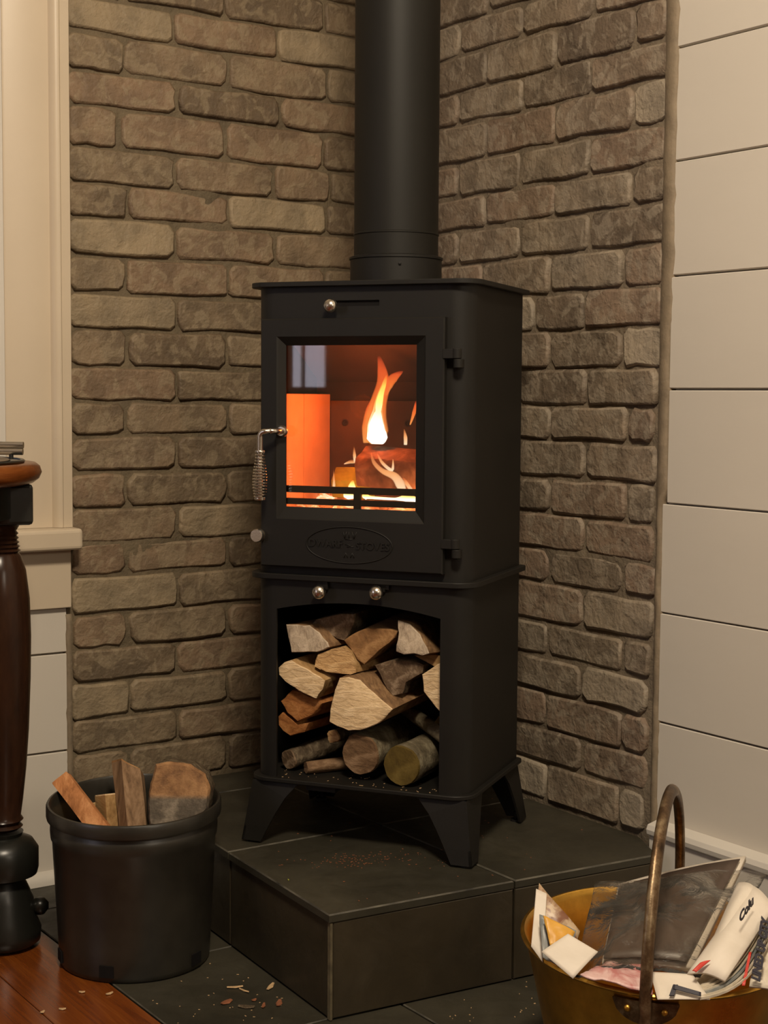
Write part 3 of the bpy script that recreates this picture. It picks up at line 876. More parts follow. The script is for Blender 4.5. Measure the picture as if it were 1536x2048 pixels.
# hinges
for zt in (.9545, .6650):
    mb = MB()
    mb.box(.1425, .1640, -.1560, -.1440, zt - .0150, zt - .0005)
    mb.lathe([(.0, zt - .0150), (.0075, zt - .0150), (.0075, zt), (.0, zt)], 14, c=(.1635, -.1500), cap=False)
    sbuild(mb, 'hinge_knuckle', M['stove'], parent=door, auto=R(35), bevel=.0008)
    mb = MB()
    mb.lathe([(.0, zt - .0305), (.0035, zt - .0305), (.0035, zt - .0290), (.0075, zt - .0290), (.0075, zt - .0158), (.0, zt - .0158)], 14, c=(.1660, -.1500), cap=False)
    mb.box(.1600, .1720, -.1500, -.1380, zt - .0290, zt - .0158)
    sbuild(mb, 'hinge_bracket', M['stove'], auto=R(35), bevel=.0008)
# handle: bent rod and coiled grip
hy = -.186
mb = MB()
P = [(-.1245, DY + .002, .8255), (-.1245, -.170, .8262)]
for i in range(7):
    a = R(90 * i / 6)
    P.append((-.1245 - .010 * (1 - math.cos(a)), -.170 - .012 * math.sin(a), .8262))
P += [(-.1375, hy, .8255)]
for i in range(7):
    a = R(90 * i / 6)
    P.append((-.1400 - .0085 * math.sin(a), hy, .8255 - .0090 * (1 - math.cos(a))))
P += [(-.1485, hy, .80), (-.1485, hy, .720)]
mb.tube(P, .0046, 12)
mb.lathe([(.0, 0), (.0095, 0), (.0095, .004), (.0070, .007), (.0, .007)], 20, axis='-y', origin=(-.1245, DY, .8255), cap=False)
handle = sbuild(mb, 'handle', M['steel'], parent=door, auto=R(50))
mb = MB(); P = []; turns = 15; z0, z1 = .7925, .7215
for i in range(turns * 14 + 1):
    t = i / (turns * 14); a = 2 * math.pi * turns * t
    # tight at the top, bulging and wider towards the lower end
    rr = .0068 + .0046 * math.sin(math.pi * min(1, max(0, (t - .12) / 1.02))) ** 1.2
    zt = z0 + (z1 - z0) * (t * .72 + .28 * t ** .9 if t > 0 else 0)
    P.append((-.1485 + math.cos(a) * rr, hy + math.sin(a) * rr, zt))
mb.tube(P, .00135, 7)
mb.lathe([(.0, .7175), (.0080, .7175), (.0088, .7195), (.0080, .7222), (.0, .7222)], 20, c=(-.1485, hy), cap=False)
mb.lathe([(.0, .7925), (.0078, .7925), (.0082, .7945), (.0070, .7960), (.0, .7960)], 20, c=(-.1485, hy), cap=False)
sbuild(mb, 'coil_grip', M['steel'], parent=handle, smooth=False, auto=R(50))
# small steel knobs
def knob(name, a, z, y0, r=.0108, ln=.022, ringed=False):
    mb = MB()
    pr = [(.0, -.004), (.0032, -.004), (.0032, ln - .010), (r * .62, ln - .010), (r * .95, ln - .007), (r, ln - .004), (r * .96, ln - .001), (r * .78, ln + .0022), (r * .5, ln + .0044), (r * .2, ln + .0056), (0, ln + .0058)]
    if ringed:
        pr = [(.0, -.010), (.0030, -.010), (.0030, .004), (r * .9, .004), (r * .9, .0065), (r * .45, .0070), (r * .45, .0095), (r * .95, .0100), (r * .95, .0125), (r * .45, .013), (r * .45, .0155), (r, .0160), (r, .0225), (r * .9, .0240), (0, .0240)]
    mb.lathe(pr, 28, axis='-y', origin=(a, y0, z), cap=False)
    return sbuild(mb, name, M['steel'], auto=R(40))
knob('air_knob', -.0420, 1.0215, -.1385, .0112)
knob('riddling_knob', -.1645, .6590, -.1430, .0108, .024, True)
knob('air_knob', -.0595, .5730, -.1385, .0114)
knob('air_knob', .0372, .5770, -.1385, .0114)
for a, z in ((-.0590, .5835), (.0380, .5845)):
    mb = MB(); mb.box(a - .009, a + .009, -.1445, -.1395, z - .008, z + .006); sbuild(mb, 'slide_tab', M['stove'], bevel=.0005)
mb = MB(); mb.box(.0455, .0535, -.1435, -.1395, .581, .588); sbuild(mb, 'stop_tab', M['stove'])

# inside the fire chamber
fb = MB()
def fbrick(x0, x1, y0, y1, z0, z1, mat=None, name='fire_brick'):
    mb = MB(); mb.box(x0, x1, y0, y1, z0, z1)
    return sbuild(mb, name, mat or M['firebrick'], bevel=.0015)
fbrick(-.172, -.146, -.128, -.0235, .690, .885)
fbrick(-.172, -.146, -.0215, .088, .690, .885)
fbrick(.146, .172, -.128, -.0235, .690, .885)
fbrick(.146, .172, -.0215, .088, .690, .885)
mb = MB(); mb.box(-.146, .146, .088, .096, .690, .874)
bp = sbuild(mb, 'back_plate', M['fireplate'], bevel=.001)
for x in (-.118, -.062, -.002, .052, .105):
    m2 = MB(); m2.lathe([(.0, 0), (.0058, 0), (.0062, .0014), (.0042, .0018), (.0036, .0002), (0, .0002)], 14, axis='-y', origin=(x, .088, .836), cap=False)
    sbuild(m2, 'air_hole', M['soot'], parent=bp)
mb = MB(); mb.box(-.176, .176, .098, .130, .66, 1.05); sbuild(mb, 'rear_liner', M['soot'])
mb = MB(); V = [(-.172, .10, .905), (.172, .10, .905), (.172, -.06, .995), (-.172, -.06, .995)]
mb.loft([V, [(x, y, z + .006) for x, y, z in V]], True); sbuild(mb, 'baffle', M['soot'])
mb = MB(); mb.box(-.174, .174, -.125, .098, .676, .686); sbuild(mb, 'hearth_grate', M['grate'])
# guard bars behind the glass
mb = MB()
mb.box(-.140, .120, -.1310, -.1255, .7275, .7385); mb.box(-.140, .120, -.1310, -.1255, .7085, .7185)
mb.box(-.0115, .0005, -.1330, -.1270, .6870, .7385)
sbuild(mb, 'guard_bars', M['grate'], bevel=.001)
# bed of embers
V = []; F = []; nx, ny = 46, 34
for j in range(ny + 1):
    for i in range(nx + 1):
        x = -.170 + .340 * i / nx; y = -.124 + .21 * j / ny
        h = .6935 + .020 * (j / ny) + noise.fractal(Vector((x * 34, y * 34, 0)), 1, 2, 4) * .010
        V.append((x, y, max(.6885, h)))
for j in range(ny):
    for i in range(nx):
        a = j * (nx + 1) + i; F.append((a, a + 1, a + nx + 2, a + nx + 1))
o = obj('ember_bed', V, F, M['ember'], stove, True); o.data.transform(Matrix.Translation((0, 0, -HZ))); o['kind'] = 'stuff'

# ------------------------------------------------------------------ firewood
def prism_log(name, face, p_front, dirv, length, mats, parent=None, taper=1.0, seg=5, rough=.0020, chamfer=.0016, ubasis=None, jag=0.0):
    """split log: face = 2D outline at the front end, swept back along dirv; cap uses mats[0], sides mats[1] (mats[2] on flagged sides)"""
    d = Vector(dirv).normalized()
    U, Wv = ubasis
    c = Vector((sum(p[0] for p in face) / len(face), sum(p[1] for p in face) / len(face)))
    # resample outline
    pts = []
    n = len(face)
    for i in range(n):
        a, b_ = Vector(face[i]), Vector(face[(i + 1) % n])
        k = max(1, int((b_ - a).length / .009))
        for q in range(k):
            pts.append(a + (b_ - a) * q / k)
    seed = rnd.uniform(0, 99)
    def P(p, t, s, push):
        o = c + (p - c) * s
        base = Vector(p_front) + U * o.x + Wv * o.y + d * t
        nn = Vector((o.x * 60 + seed, o.y * 60, t * 9))
        return base + (U * noise.noise(nn) + Wv * noise.noise(nn + Vector((5, 5, 5)))) * rough + d * push
    rings = []
    jit = [rnd.uniform(-jag, jag) for _ in pts]
    ins = 1 - chamfer / max(.012, sum((p - c).length for p in pts) / len(pts))
    rings.append([P(p, 0, ins, 0) for p in pts])
    rings.append([P(p, chamfer, 1, jit[i]) for i, p in enumerate(pts)])
    for k in range(1, seg + 1):
        t = k / seg
        rings.append([P(p, length * t, 1 + (taper - 1) * t, 0) for p in pts])
    mb = MB()
    mb.loft(rings, True, True, True, 1, 0)
    # make the first bevel ring end grain too
    for i in range(len(pts)): mb.m[i] = 0
    org = Vector(p_front) + U * c.x + Wv * c.y
    mb.v = [v - org for v in mb.v]
    return mb.build(name, mats[0], parent, mats=list(mats), loc=org, auto=R(42))
SM = Matrix.Translation(SC) @ Matrix.Rotation(SYAW, 4, 'Z')
SU = (SM.to_3x3() @ Vector((1, 0, 0))); SV = (SM.to_3x3() @ Vector((0, 1, 0))); ZV = Vector((0, 0, 1))
def sw(a, b_, z): return SM @ Vector((a, b_, z - HZ))
GR = 'firewood stacked in the log store under the stove'
def store_log(face, b_, skew, length, mats, label, **kw):
    d = SV + SU * skew[0] + ZV * skew[1]
    base = sw(0, b_, 0); base.z = 0
    o = prism_log('firewood_log', face, base, d, length, mats, ubasis=(SU, ZV), **kw)
    tag(o, label, 'log', GR)
    return o
store_log([(-0.135, 0.511), (-0.093, 0.513), (-0.075, 0.501), (-0.061, 0.487), (-0.059, 0.479), (-0.079, 0.470), (-0.125, 0.466), (-0.131, 0.491)], -.118, (.30, .02), .20, [M['end_grey'], M['split_brown']], 'grey-ended quarter log at the upper left of the log store', jag=.001)
store_log([(-0.074, 0.524), (-0.048, 0.531), (-0.024, 0.532), (-0.025, 0.519), (-0.03, 0.506), (-0.04, 0.487), (-0.053, 0.490), (-0.078, 0.503), (-0.102, 0.510), (-0.092, 0.519)], -.095, (.12, .05), .20, [M['end_dark'], M['bark']], 'dark speckled log end topmost in the log store', jag=.001)
store_log([(-0.037, 0.491), (-0.016, 0.504), (0.004, 0.512), (0.033, 0.513), (0.054, 0.510), (0.051, 0.501), (0.025, 0.477), (0.0, 0.453), (-0.014, 0.462), (-0.025, 0.475)], -.108, (.10, .09), .20, [M['end_brown'], M['split_brown']], 'rough orange-brown split log right of centre near the arch', jag=.002)
store_log([(0.059, 0.530), (0.079, 0.525), (0.096, 0.509), (0.112, 0.481), (0.102, 0.4765), (0.087, 0.478), (0.070, 0.476), (0.056, 0.480), (0.061, 0.511)], -.118, (.22, -.06), .21, [M['end_grey'], M['split_brown']], 'pale upright wedge of wood at the upper right of the log store', jag=.001)
store_log([(-0.125, 0.454), (-0.095, 0.440), (-0.065, 0.425), (-0.069, 0.410), (-0.082, 0.3935), (-0.111, 0.405), (-0.135, 0.418), (-0.1465, 0.428), (-0.1465, 0.440), (-0.136, 0.449)], -.120, (.25, .07), .20, [M['end_pale'], M['split_tan']], 'cream-ended split log leaning against the left side of the log store', jag=.0015)
store_log([(-0.083, 0.465), (-0.059, 0.476), (-0.038, 0.481), (-0.024, 0.474), (-0.015, 0.455), (-0.013, 0.440), (-0.025, 0.4355), (-0.043, 0.4355), (-0.067, 0.437), (-0.086, 0.446)], -.112, (.35, .03), .20, [M['end_tan'], M['split_tan']], 'ragged yellow-tan log end at the centre, above the big fan-shaped one', jag=.003)
store_log([(-0.037, 0.4325), (-0.019, 0.434), (-0.001, 0.432), (0.028, 0.407), (0.055, 0.390), (0.042, 0.372), (0.022, 0.359), (0.001, 0.351), (-0.021, 0.349), (-0.040, 0.354), (-0.054, 0.360), (-0.050, 0.388), (-0.044, 0.413)], -.128, (.26, .12), .21, [M['end_pale'], M['split_brown']], 'largest log in the store, a pale fan-shaped end at the centre', jag=.0005)
store_log([(0.012, 0.452), (0.039, 0.461), (0.075, 0.463), (0.096, 0.457), (0.094, 0.445), (0.067, 0.428), (0.060, 0.408), (0.044, 0.403), (0.034, 0.414), (0.022, 0.436)], -.098, (.10, .0), .19, [M['end_dark'], M['bark']], 'dark bark-covered log right of the fan-shaped one')
store_log([(0.099, 0.445), (0.112, 0.455), (0.135, 0.469), (0.154, 0.452), (0.156, 0.400), (0.145, 0.382), (0.130, 0.388), (0.113, 0.404), (0.101, 0.419)], -.112, (.02, .06), .20, [M['end_pale'], M['split_brown']], 'cream-ended log cut off by the right edge of the log store opening')
store_log([(-0.150, 0.381), (-0.130, 0.402), (-0.112, 0.3995), (-0.087, 0.390), (-0.073, 0.386), (-0.091, 0.365), (-0.120, 0.3495), (-0.138, 0.364)], -.105, (.30, .03), .19, [M['split_red'], M['split_red']], 'reddish split log under the cream-ended one on the left')
store_log([(-0.157, 0.355), (-0.151, 0.363), (-0.138, 0.356), (-0.122, 0.344), (-0.103, 0.348), (-0.110, 0.333), (-0.134, 0.323), (-0.148, 0.331), (-0.157, 0.340)], -.100, (.30, .05), .19, [M['split_red'], M['split_red']], 'lower of the two reddish split logs on the left')
store_log([(0.075, 0.470), (0.110, 0.474), (0.142, 0.468), (0.150, 0.440), (0.12, 0.452), (0.095, 0.460)], -.085, (-.02, .0), .18, [M['split_tan'], M['split_tan']], 'tan split stick lying flat beneath the pale upright wedge')
def round_log(p0, p1, r0, r1, mats, label, cat='log', group=GR, wob=.0022, n=20, name='firewood_log', seg=7, dome=.0012):
    p0, p1 = Vector(p0), Vector(p1)
    d = (p1 - p0).normalized(); L = (p1 - p0).length
    up = (ZV - d * ZV.dot(d)).normalized(); sd = d.cross(up)
    rings = []; seed = rnd.uniform(0, 50)
    for k, t in enumerate([0, .012] + [i / seg for i in range(1, seg + 1)]):
        rr = r0 + (r1 - r0) * t
        if k == 0: rr *= .955
        ring = []
        for j in range(n):
            a = 2 * math.pi * j / n
            nn = Vector((math.cos(a) * 1.6 + seed, math.sin(a) * 1.6, t * L * 14))
            q = rr * (1 + noise.noise(nn) * wob / .012)
            ring.append(d * L * t - d * (dome if k == 0 else 0) + (up * math.cos(a) + sd * math.sin(a)) * q)
        rings.append(ring)
    mb = MB(); mb.loft(rings, True, True, True, 1, 0)
    for i in range(n): mb.m[i] = 0
    o = mb.build(name, mats[0], None, mats=list(mats), loc=p0, auto=R(42))
    tag(o, label, cat, group)
    return o
S_ = lambda a, b_, z: sw(a, b_, z)
round_log(S_(-.139, -.095, .2835), S_(-.085, .06, .300), .0165, .018, [M['end_dark'], M['bark']], 'thin dark bark-covered round at the bottom left of the log store')
round_log(S_(-.071, -.070, .3235), S_(-.030, .08, .318), .0115, .013, [M['end_tan'], M['bark']], 'short broken pinkish stick end wedged under the fan-shaped log', wob=.005, n=14)
round_log(S_(-.103, -.105, .2755), S_(.005, .00, .2775), .0100, .0120, [M['end_brown_shaded'], M['end_brown_shaded']], 'thin pinkish-brown branch lying on the floor of the log store', n=14, wob=.003)
round_log(S_(-.0055, -.112, .3080), S_(.010, .08, .310), .0335, .030, [M['end_brown_shaded'], M['bark_pale']], 'brown-ended round log below the fan-shaped one', wob=.0014)
round_log(S_(.0690, -.122, .2985), S_(.085, .08, .300), .0322, .031, [M['end_moss_shaded'], M['bark_pale']], 'greenish-brown ended round log at the bottom right of the store', wob=.0010)
round_log(S_(.148, -.085, .331), S_(.020, .02, .362), .0130, .011, [M['end_dark'], M['bark_pale']], 'lichen-spotted branch slanting across the lower right of the store', n=14, wob=.003)
round_log(S_(.112, -.045, .352), S_(.125, .08, .350), .0165, .016, [M['end_moss_shaded'], M['bark']], 'greenish small round behind the lichen-spotted branch')
# crumbs on the floor of the log store
def crumbs(name, spots, mat, label, cat='wood debris', parent=None):
    mb = MB()
    for (x, y, z, l, w, a, t) in spots:
        c, s = math.cos(a), math.sin(a)
        q = []
        for u, v_ in ((-l, -w), (l, -w * .6), (l * .9, w), (-l * .8, w * .8)):
            q.append((x + c * u - s * v_, y + s * u + c * v_, z + .0003))
        mb.loft([q, [(p[0], p[1], p[2] + t) for p in q]], True)
    o = mb.build(name, mat, parent)
    if parent is None: tag(o, label, cat, kind='stuff')
    else: o['kind'] = 'stuff'
    return o
sp = []
for k in range(48):
    p = sw(rnd.uniform(-.15, .135), -rnd.uniform(.085, .141), .2645)
    sp.append((p.x, p.y, p.z, rnd.uniform(.0005, .0018) * (2.2 if rnd.random() < .15 else 1), rnd.uniform(.0003, .0007), rnd.uniform(0, 6.3), .0005))
crumbs('wood_crumbs', sp, M['chip'], 'pale wood crumbs scattered on the floor of the log store')

# burning logs, each resting on the embers
FG = 'burning logs inside the stove'
def burn_log(face, b_, skew, length, mats, label, **kw):
    d = SU + SV * skew[0] + ZV * skew[1]
    o = prism_log('burning_log', face[1], sw(*face[0]), d, length, mats, ubasis=(-SV, ZV), **kw)
    tag(o, label, 'log', FG); return o
burn_log(((-.046, -.010, .765), [(-.034, .030), (-.026, -.018), (.026, -.030), (.036, .004), (.030, .016), (-.020, .037)]), 0, (-.16, -.05), .20, [M['charred'], M['charred']], 'reddish charred log lying across the fire with the tall flame on it', rough=.003)
burn_log(((-.090, -.005, .738), [(-.028, -.022), (.030, -.024), (.034, .004), (.014, .026), (-.02, .024)]), 0, (.05, .0), .075, [M['charred_yellow'], M['charred_yellow']], 'short yellowish log end glowing at the left of the fire', rough=.003)
burn_log(((-.030, .002, .735), [(-.028, -.022), (.030, -.024), (.034, .004), (.014, .026), (-.02, .024)]), 0, (-.05, .0), .14, [M['charred'], M['charred']], 'dark charred log half buried at the bottom of the fire', rough=.003)
# flames: one object of gas tongues
fire = thing('fire', 'orange and yellow flames burning on the logs inside the stove', 'fire', sw(0, 0, .70), SYAW)
def tongue(name, path, mat, flat=.45, n=16, name_smooth=True):
    """path: (a, b, z, half width)"""
    P = [Vector(p[:3]) for p in path]; W_ = [p[3] for p in path]
    # densify
    pts = []; ws = []
    m_ = 5
    for i in range(len(P) - 1):
        p0 = P[max(0, i - 1)]; p1 = P[i]; p2 = P[i + 1]; p3 = P[min(len(P) - 1, i + 2)]
        for k in range(m_):
            t = k / m_
            q = .5 * ((2 * p1) + (-p0 + p2) * t + (2 * p0 - 5 * p1 + 4 * p2 - p3) * t * t + (-p0 + 3 * p1 - 3 * p2 + p3) * t ** 3)
            pts.append(q); ws.append(W_[i] + (W_[i + 1] - W_[i]) * t)
    pts.append(P[-1]); ws.append(W_[-1])
    rings = []
    for i, p in enumerate(pts):
        t = (pts[min(i + 1, len(pts) - 1)] - pts[max(i - 1, 0)]).normalized()
        yv = Vector((0, 1, 0)); sd = t.cross(yv).normalized(); dp = sd.cross(t)
        rings.append([p + sd * math.cos(2 * math.pi * j / n) * ws[i] + dp * math.sin(2 * math.pi * j / n) * ws[i] * flat for j in range(n)])
    mb = MB(); mb.loft(rings, True, True, True)
    o = mb.build(name, mat, fire, True)
    o.data.transform(Matrix.Translation((0, 0, -.70)))
    return o
def fp(x, y, b_, w):   # filled in as numbers by hand below
    return (x, b_, y, w)
B0 = -.01
tongue('flame', [fp(*(-0.0211, 0.8033), B0, .012), fp(*(-0.0221, 0.8247), B0, .0225), fp(*(-0.0223, 0.8469), B0, .0190), fp(*(-0.0181, 0.8715), B0, .0150), fp(*(-0.0103, 0.9002), B0, .0125), fp(*(-0.0123, 0.9247), B0, .0085), fp(*(-0.0195, 0.9525), B0, .0008)], M['flame_outer'])
tongue('flame', [fp(*(-0.0184, 0.8034), B0 - .004, .010), fp(*(-0.0185, 0.8132), B0 - .004, .0185), fp(*(-0.0204, 0.8346), B0 - .004, .0150), fp(*(-0.018, 0.8576), B0 - .004, .0085), fp(*(-0.0137, 0.8798), B0 - .004, .0065), fp(*(-0.0068, 0.9019), B0 - .004, .0040), fp(*(-0.0026, 0.9166), B0 - .004, .0006)], M['flame_core'])
tongue('flame', [fp(*(-0.0106, 0.8839), .0, .004), fp(*(-0.0054, 0.9003), .0, .009), fp(*(0.0051, 0.9127), .0, .008), fp(*(0.0207, 0.9233), .0, .001)], M['flame_outer'])
tongue('flame', [fp(*(-0.0429, 0.8043), .0, .006), fp(*(-0.043, 0.83), .0, .0085), fp(*(-0.0388, 0.859), .0, .006), fp(*(-0.0318, 0.8797), .0, .001)], M['flame_outer'])
tongue('flame', [fp(*(0.0261, 0.8023), .0, .003), fp(*(0.026, 0.8146), .0, .0035), fp(*(0.0233, 0.8293), .0, .0004)], M['flame_small'])
tongue('flame', [fp(*(0.0227, 0.8346), .03, .001), fp(*(0.0296, 0.8553), .03, .0035), fp(*(0.0329, 0.876), .03, .0006)], M['flame_outer'])
tongue('flame', [fp(*(-0.051, 0.7729), -.03, .0022), fp(*(-0.052, 0.7852), -.03, .003), fp(*(-0.0529, 0.8), -.03, .0004)], M['flame_small'])
tongue('flame', [fp(*(-0.0706, 0.77), -.03, .0006), fp(*(-0.0563, 0.7745), -.03, .0036), fp(*(-0.0439, 0.7731), -.03, .003), fp(*(-0.0279, 0.7677), -.03, .0005)], M['flame_small'])
tongue('flame', [fp(*(-0.0089, 0.7921), -.065, .0008), fp(*(-0.0036, 0.7753), -.065, .0034), fp(*(0.0112, 0.762), -.065, .0044), fp(*(0.0311, 0.7544), -.065, .0068), fp(*(0.0415, 0.7419), -.065, .0085), fp(*(0.0467, 0.7284), -.065, .006)], M['flame_small'])
tongue('flame', [fp(*(-0.0005, 0.7905), -.06, .0006), fp(*(0.0092, 0.7746), -.06, .0028), fp(*(0.0256, 0.7637), -.06, .003), fp(*(0.0272, 0.7814), -.06, .0006)], M['flame_small'])
tongue('flame', [fp(*(0.0521, 0.7533), -.08, .001), fp(*(0.059, 0.7431), -.08, .0035), fp(*(0.0675, 0.7322), -.08, .003)], M['flame_small'])
tongue('flame', [fp(*(-0.0721, 0.7252), -.07, .003), fp(*(-0.0713, 0.739), -.07, .0025), fp(*(-0.0723, 0.7634), -.07, .0003)], M['flame_small'])
tongue('flame', [fp(*(-0.0313, 0.7251), -.09, .008), fp(*(-0.0314, 0.7379), -.09, .006), fp(*(-0.0297, 0.7476), -.09, .0004)], M['flame_core'])
tongue('flame', [fp(*(-0.0073, 0.72), -.10, .002), fp(*(-0.0039, 0.7233), -.10, .006), fp(*(0.0055, 0.7212), -.10, .0024), fp(*(0.0464, 0.72), -.10, .0020), fp(*(0.0649, 0.7222), -.10, .0060), fp(*(0.0817, 0.7203), -.10, .0040)], M['flame_core'], 1.0)
tongue('flame', [fp(*(-0.041, 0.7229), -.10, .003), fp(*(-0.0341, 0.724), -.10, .0072), fp(*(-0.0229, 0.7235), -.10, .005)], M['flame_core'], 1.0)
def plight(name, loc, e, col, r):
    ld = bpy.data.lights.new(name, 'POINT'); ld.energy = e; ld.color = col; ld.shadow_soft_size = r
    o = bpy.data.objects.new(name, ld); COL.objects.link(o); o.location = loc
    o.parent = fire
    o.location = fire.matrix_basis.inverted() @ Vector(loc)
plight('fire_glow', sw(-.035, -.045, .865), 1.55, (1.0, 0.160, 0.028), .02)
plight('fire_glow', sw(-.06, -.085, .735), .22, (1.0, 0.24, 0.06), .012)
plight('fire_glow', sw(.06, -.085, .725), .25, (1.0, 0.30, 0.08), .012)

# ------------------------------------------------------------------ flue pipe
PX, PB = -.003, .0265
pc = sw(PX, PB, 0)
pipe = thing('stove_pipe', 'matt black flue pipe rising from the top of the stove', 'pipe', (pc.x, pc.y, 1.0605))
mb = MB()
mb.lathe([(.0660, 0.0), (.0695, 0.0), (.0695, .0840), (.0706, .0850), (.0706, .0868), (.0694, .0880), (.0694, 1.45), (.066, 1.45)], 56, cap=False)
mb.build('pipe', M['pipe'], pipe, auto=R(40))
mb = MB()
mb.lathe([(.0697, 0.0), (.0755, 0.0), (.0755, .0440), (.0772, .0450), (.0772, .0485), (.0720, .0505), (.0697, .0505)], 56, cap=False)
col = mb.build('collar', M['stove'], pipe, auto=R(40))
mb = MB(); mb.lathe([(.0, .0755), (.0024, .0755), (.0024, .0780), (.0010, .0788), (0, .0788)], 10, axis='-y', origin=(0, 0, .034), cap=False)
s = mb.build('screw', M['stove_dark'], col); s.data.transform(Matrix.Rotation(R(-30), 4, 'Z'))

# ------------------------------------------------------------------ nursery pot with kindling
PC = Vector((-.763, -.423, 0))
pot = thing('nursery_pot', 'scuffed black plastic nursery pot holding firewood beside the hearth', 'pot', PC)
PH = .253
def shear(me):
    for v in me.vertices:
        v.co.z += (v.co.x * .030 + v.co.y * .042) * max(0, v.co.z / PH) ** 2
mb = MB()
n = 72
prof = [(.0, .010), (.100, .010), (.1085, .004), (.112, .0), (.1155, .003), (.1170, .010), (.1185, .045), (.1262, .195), (.1285, .200), (.1295, .212), (.1290, .221), (.1265, .225), (.1265, .228), (.1345, .2310), (.1352, .2340), (.1352, .2490), (.1335, .2525), (.1305, .2530), (.1285, .2500), (.1262, .225), (.1150, .030), (.108, .014), (.0, .014)]
mb.lathe(prof, n, cap=False)
po = mb.build('shell', M['pot'], pot, auto=R(50)); shear(po.data)
# drain notches at the foot, black blocks standing in for the shade inside them
for ang in (-136, -63, 20, 100, 170):
    a = R(ang); m2 = MB()
    for q0, q1, z0, z1, r0, r1 in ((-.011, .011, .010, .028, .1155, .1192),):
        V = []
        for zz in (z0, z1):
            for rr in (r0, r1):
                for qq in (q0, q1):
                    V.append((math.cos(a) * rr - math.sin(a) * qq, math.sin(a) * rr + math.cos(a) * qq, zz))
        m2.add(V, [(0, 1, 3, 2), (4, 6, 7, 5), (0, 4, 5, 1), (2, 3, 7, 6), (0, 2, 6, 4), (1, 5, 7, 3)])
    m2.build('drain_notch_shade', M['grate'], pot)
PG = 'firewood standing in the black pot'
def free_log(name, p0, p1, section, mats, label, group, twist=0.0, taper=.95, seg=6, rough=.002, slant=(0, 0), cat='log', yaw=0.0):
    """section: outline (u: to the viewer's right, w: away) at the top end p0, going down to p1"""
    p0, p1 = Vector(p0), Vector(p1); d = (p1 - p0).normalized(); L = (p1 - p0).length
    U = Vector((math.cos(R(-34.2) + yaw), math.sin(R(-34.2) + yaw), 0)); U = (U - d * U.dot(d)).normalized(); V_ = U.cross(d)
    if V_.dot(Vector((.56, .83, 0))) < 0 and abs(d.z) > .3: V_ = -V_
    pts = []; m_ = len(section)
    for i in range(m_):
        a, b_ = Vector(section[i]), Vector(section[(i + 1) % m_]); k = max(1, int((b_ - a).length / .008))
        pts += [a + (b_ - a) * q / k for q in range(k)]
    seed = rnd.uniform(0, 99); rings = []
    for k, t in enumerate([0, .018] + [i / seg for i in range(1, seg + 1)]):
        s = (1 - (1 - taper) * t) * (.95 if k == 0 else 1)
        ring = []
        for p in pts:
            nn = Vector((p.x * 70 + seed, p.y * 70, t * L * 8))
            q = p * s + Vector((noise.noise(nn), noise.noise(nn + Vector((9, 9, 9))))) * rough
            off = (slant[0] * p.x + slant[1] * p.y) * (1 - min(1, t * 3))
            ring.append(U * q.x + V_ * q.y + d * (L * t + off))
        rings.append(ring)
    mb = MB(); mb.loft(rings, True, True, True, 1, 0)
    for i in range(len(pts)): mb.m[i] = 0
    o = mb.build(name, mats[0], None, mats=list(mats), loc=p0, auto=R(42))
    tag(o, label, cat, group); return o
free_log('firewood_log', (-0.8419, -0.3209, 0.2744), (-0.7963, -0.4088, 0.1822), [(-.016, -.010), (.014, -.012), (.016, .010), (-.013, .012)], [M['stick_red'], M['stick_red']], 'orange-brown rough stick leaning out over the left of the black pot', PG, rough=.003)
free_log('firewood_log', (-0.7803, -0.3531, 0.247), (-0.7856, -0.3842, 0.1325), [(-.0185, .010), (.002, -.016), (.021, .008), (.004, .020)], [M['end_pale'], M['split_tan']], 'short pale wedge with a cream top in the black pot', PG, rough=.001)
free_log('firewood_log', (-0.7828, -0.3052, 0.2219), (-0.7807, -0.3402, 0.1201), [(-.012, -.008), (.012, -.008), (.012, .010), (-.012, .010)], [M['end_tan'], M['split_tan']], 'small tan stick half hidden behind the cream-topped wedge', PG)
free_log('firewood_log', (-0.7481, -0.3588, 0.2909), (-0.7586, -0.4115, 0.1672), [(-.022, .004), (-.004, -.016), (.024, -.008), (.026, .012), (.0, .018)], [M['end_brown'], M['weathered']], 'tall weathered grey-brown split standing in the middle of the black pot', PG, rough=.003, slant=(.55, .4))
# the big round chunk at the right of the pot: broad cut face towards the room
c0 = Vector((-0.702, -0.4542, 0.2535)); c1 = c0 + Vector((.046, .066, -.012))
seed = 3.7; rings = []; dd = (c1 - c0).normalized(); U = Vector((.827, -.562, 0)); U = (U - dd * U.dot(dd)).normalized(); Wz = U.cross(dd); Wz = Wz if Wz.z > 0 else -Wz
outl = [(-.046, -.045), (.026, -.047), (.047, -.018), (.050, .012), (.041, .036), (.018, .051), (-.016, .055), (-.038, .050), (-.045, .020), (-.049, -.012)]
pts = []
for i in range(len(outl)):
    a, b_ = Vector(outl[i]), Vector(outl[(i + 1) % len(outl)]); k = max(1, int((b_ - a).length / .006)); pts += [a + (b_ - a) * q / k for q in range(k)]
for k, t in enumerate((0, .006, .03, .055, .075)):
    rings.append([U * p.x * (.93, 1, 1.02, 1.0, .95)[k] + Wz * p.y * (.93, 1, 1.02, 1, .95)[k] + dd * t + U * noise.noise(Vector((p.x * 90, p.y * 90, t * 20))) * .0022 + Wz * noise.noise(Vector((p.x * 90 + 8, p.y * 90, t * 20))) * .0022 for p in pts])
mb = MB(); mb.loft(rings, True, True, True, 1, 0)
for i in range(len(pts)): mb.m[i] = 0
mch, ntc, bc_ = new_mat('chunk_cut_face')
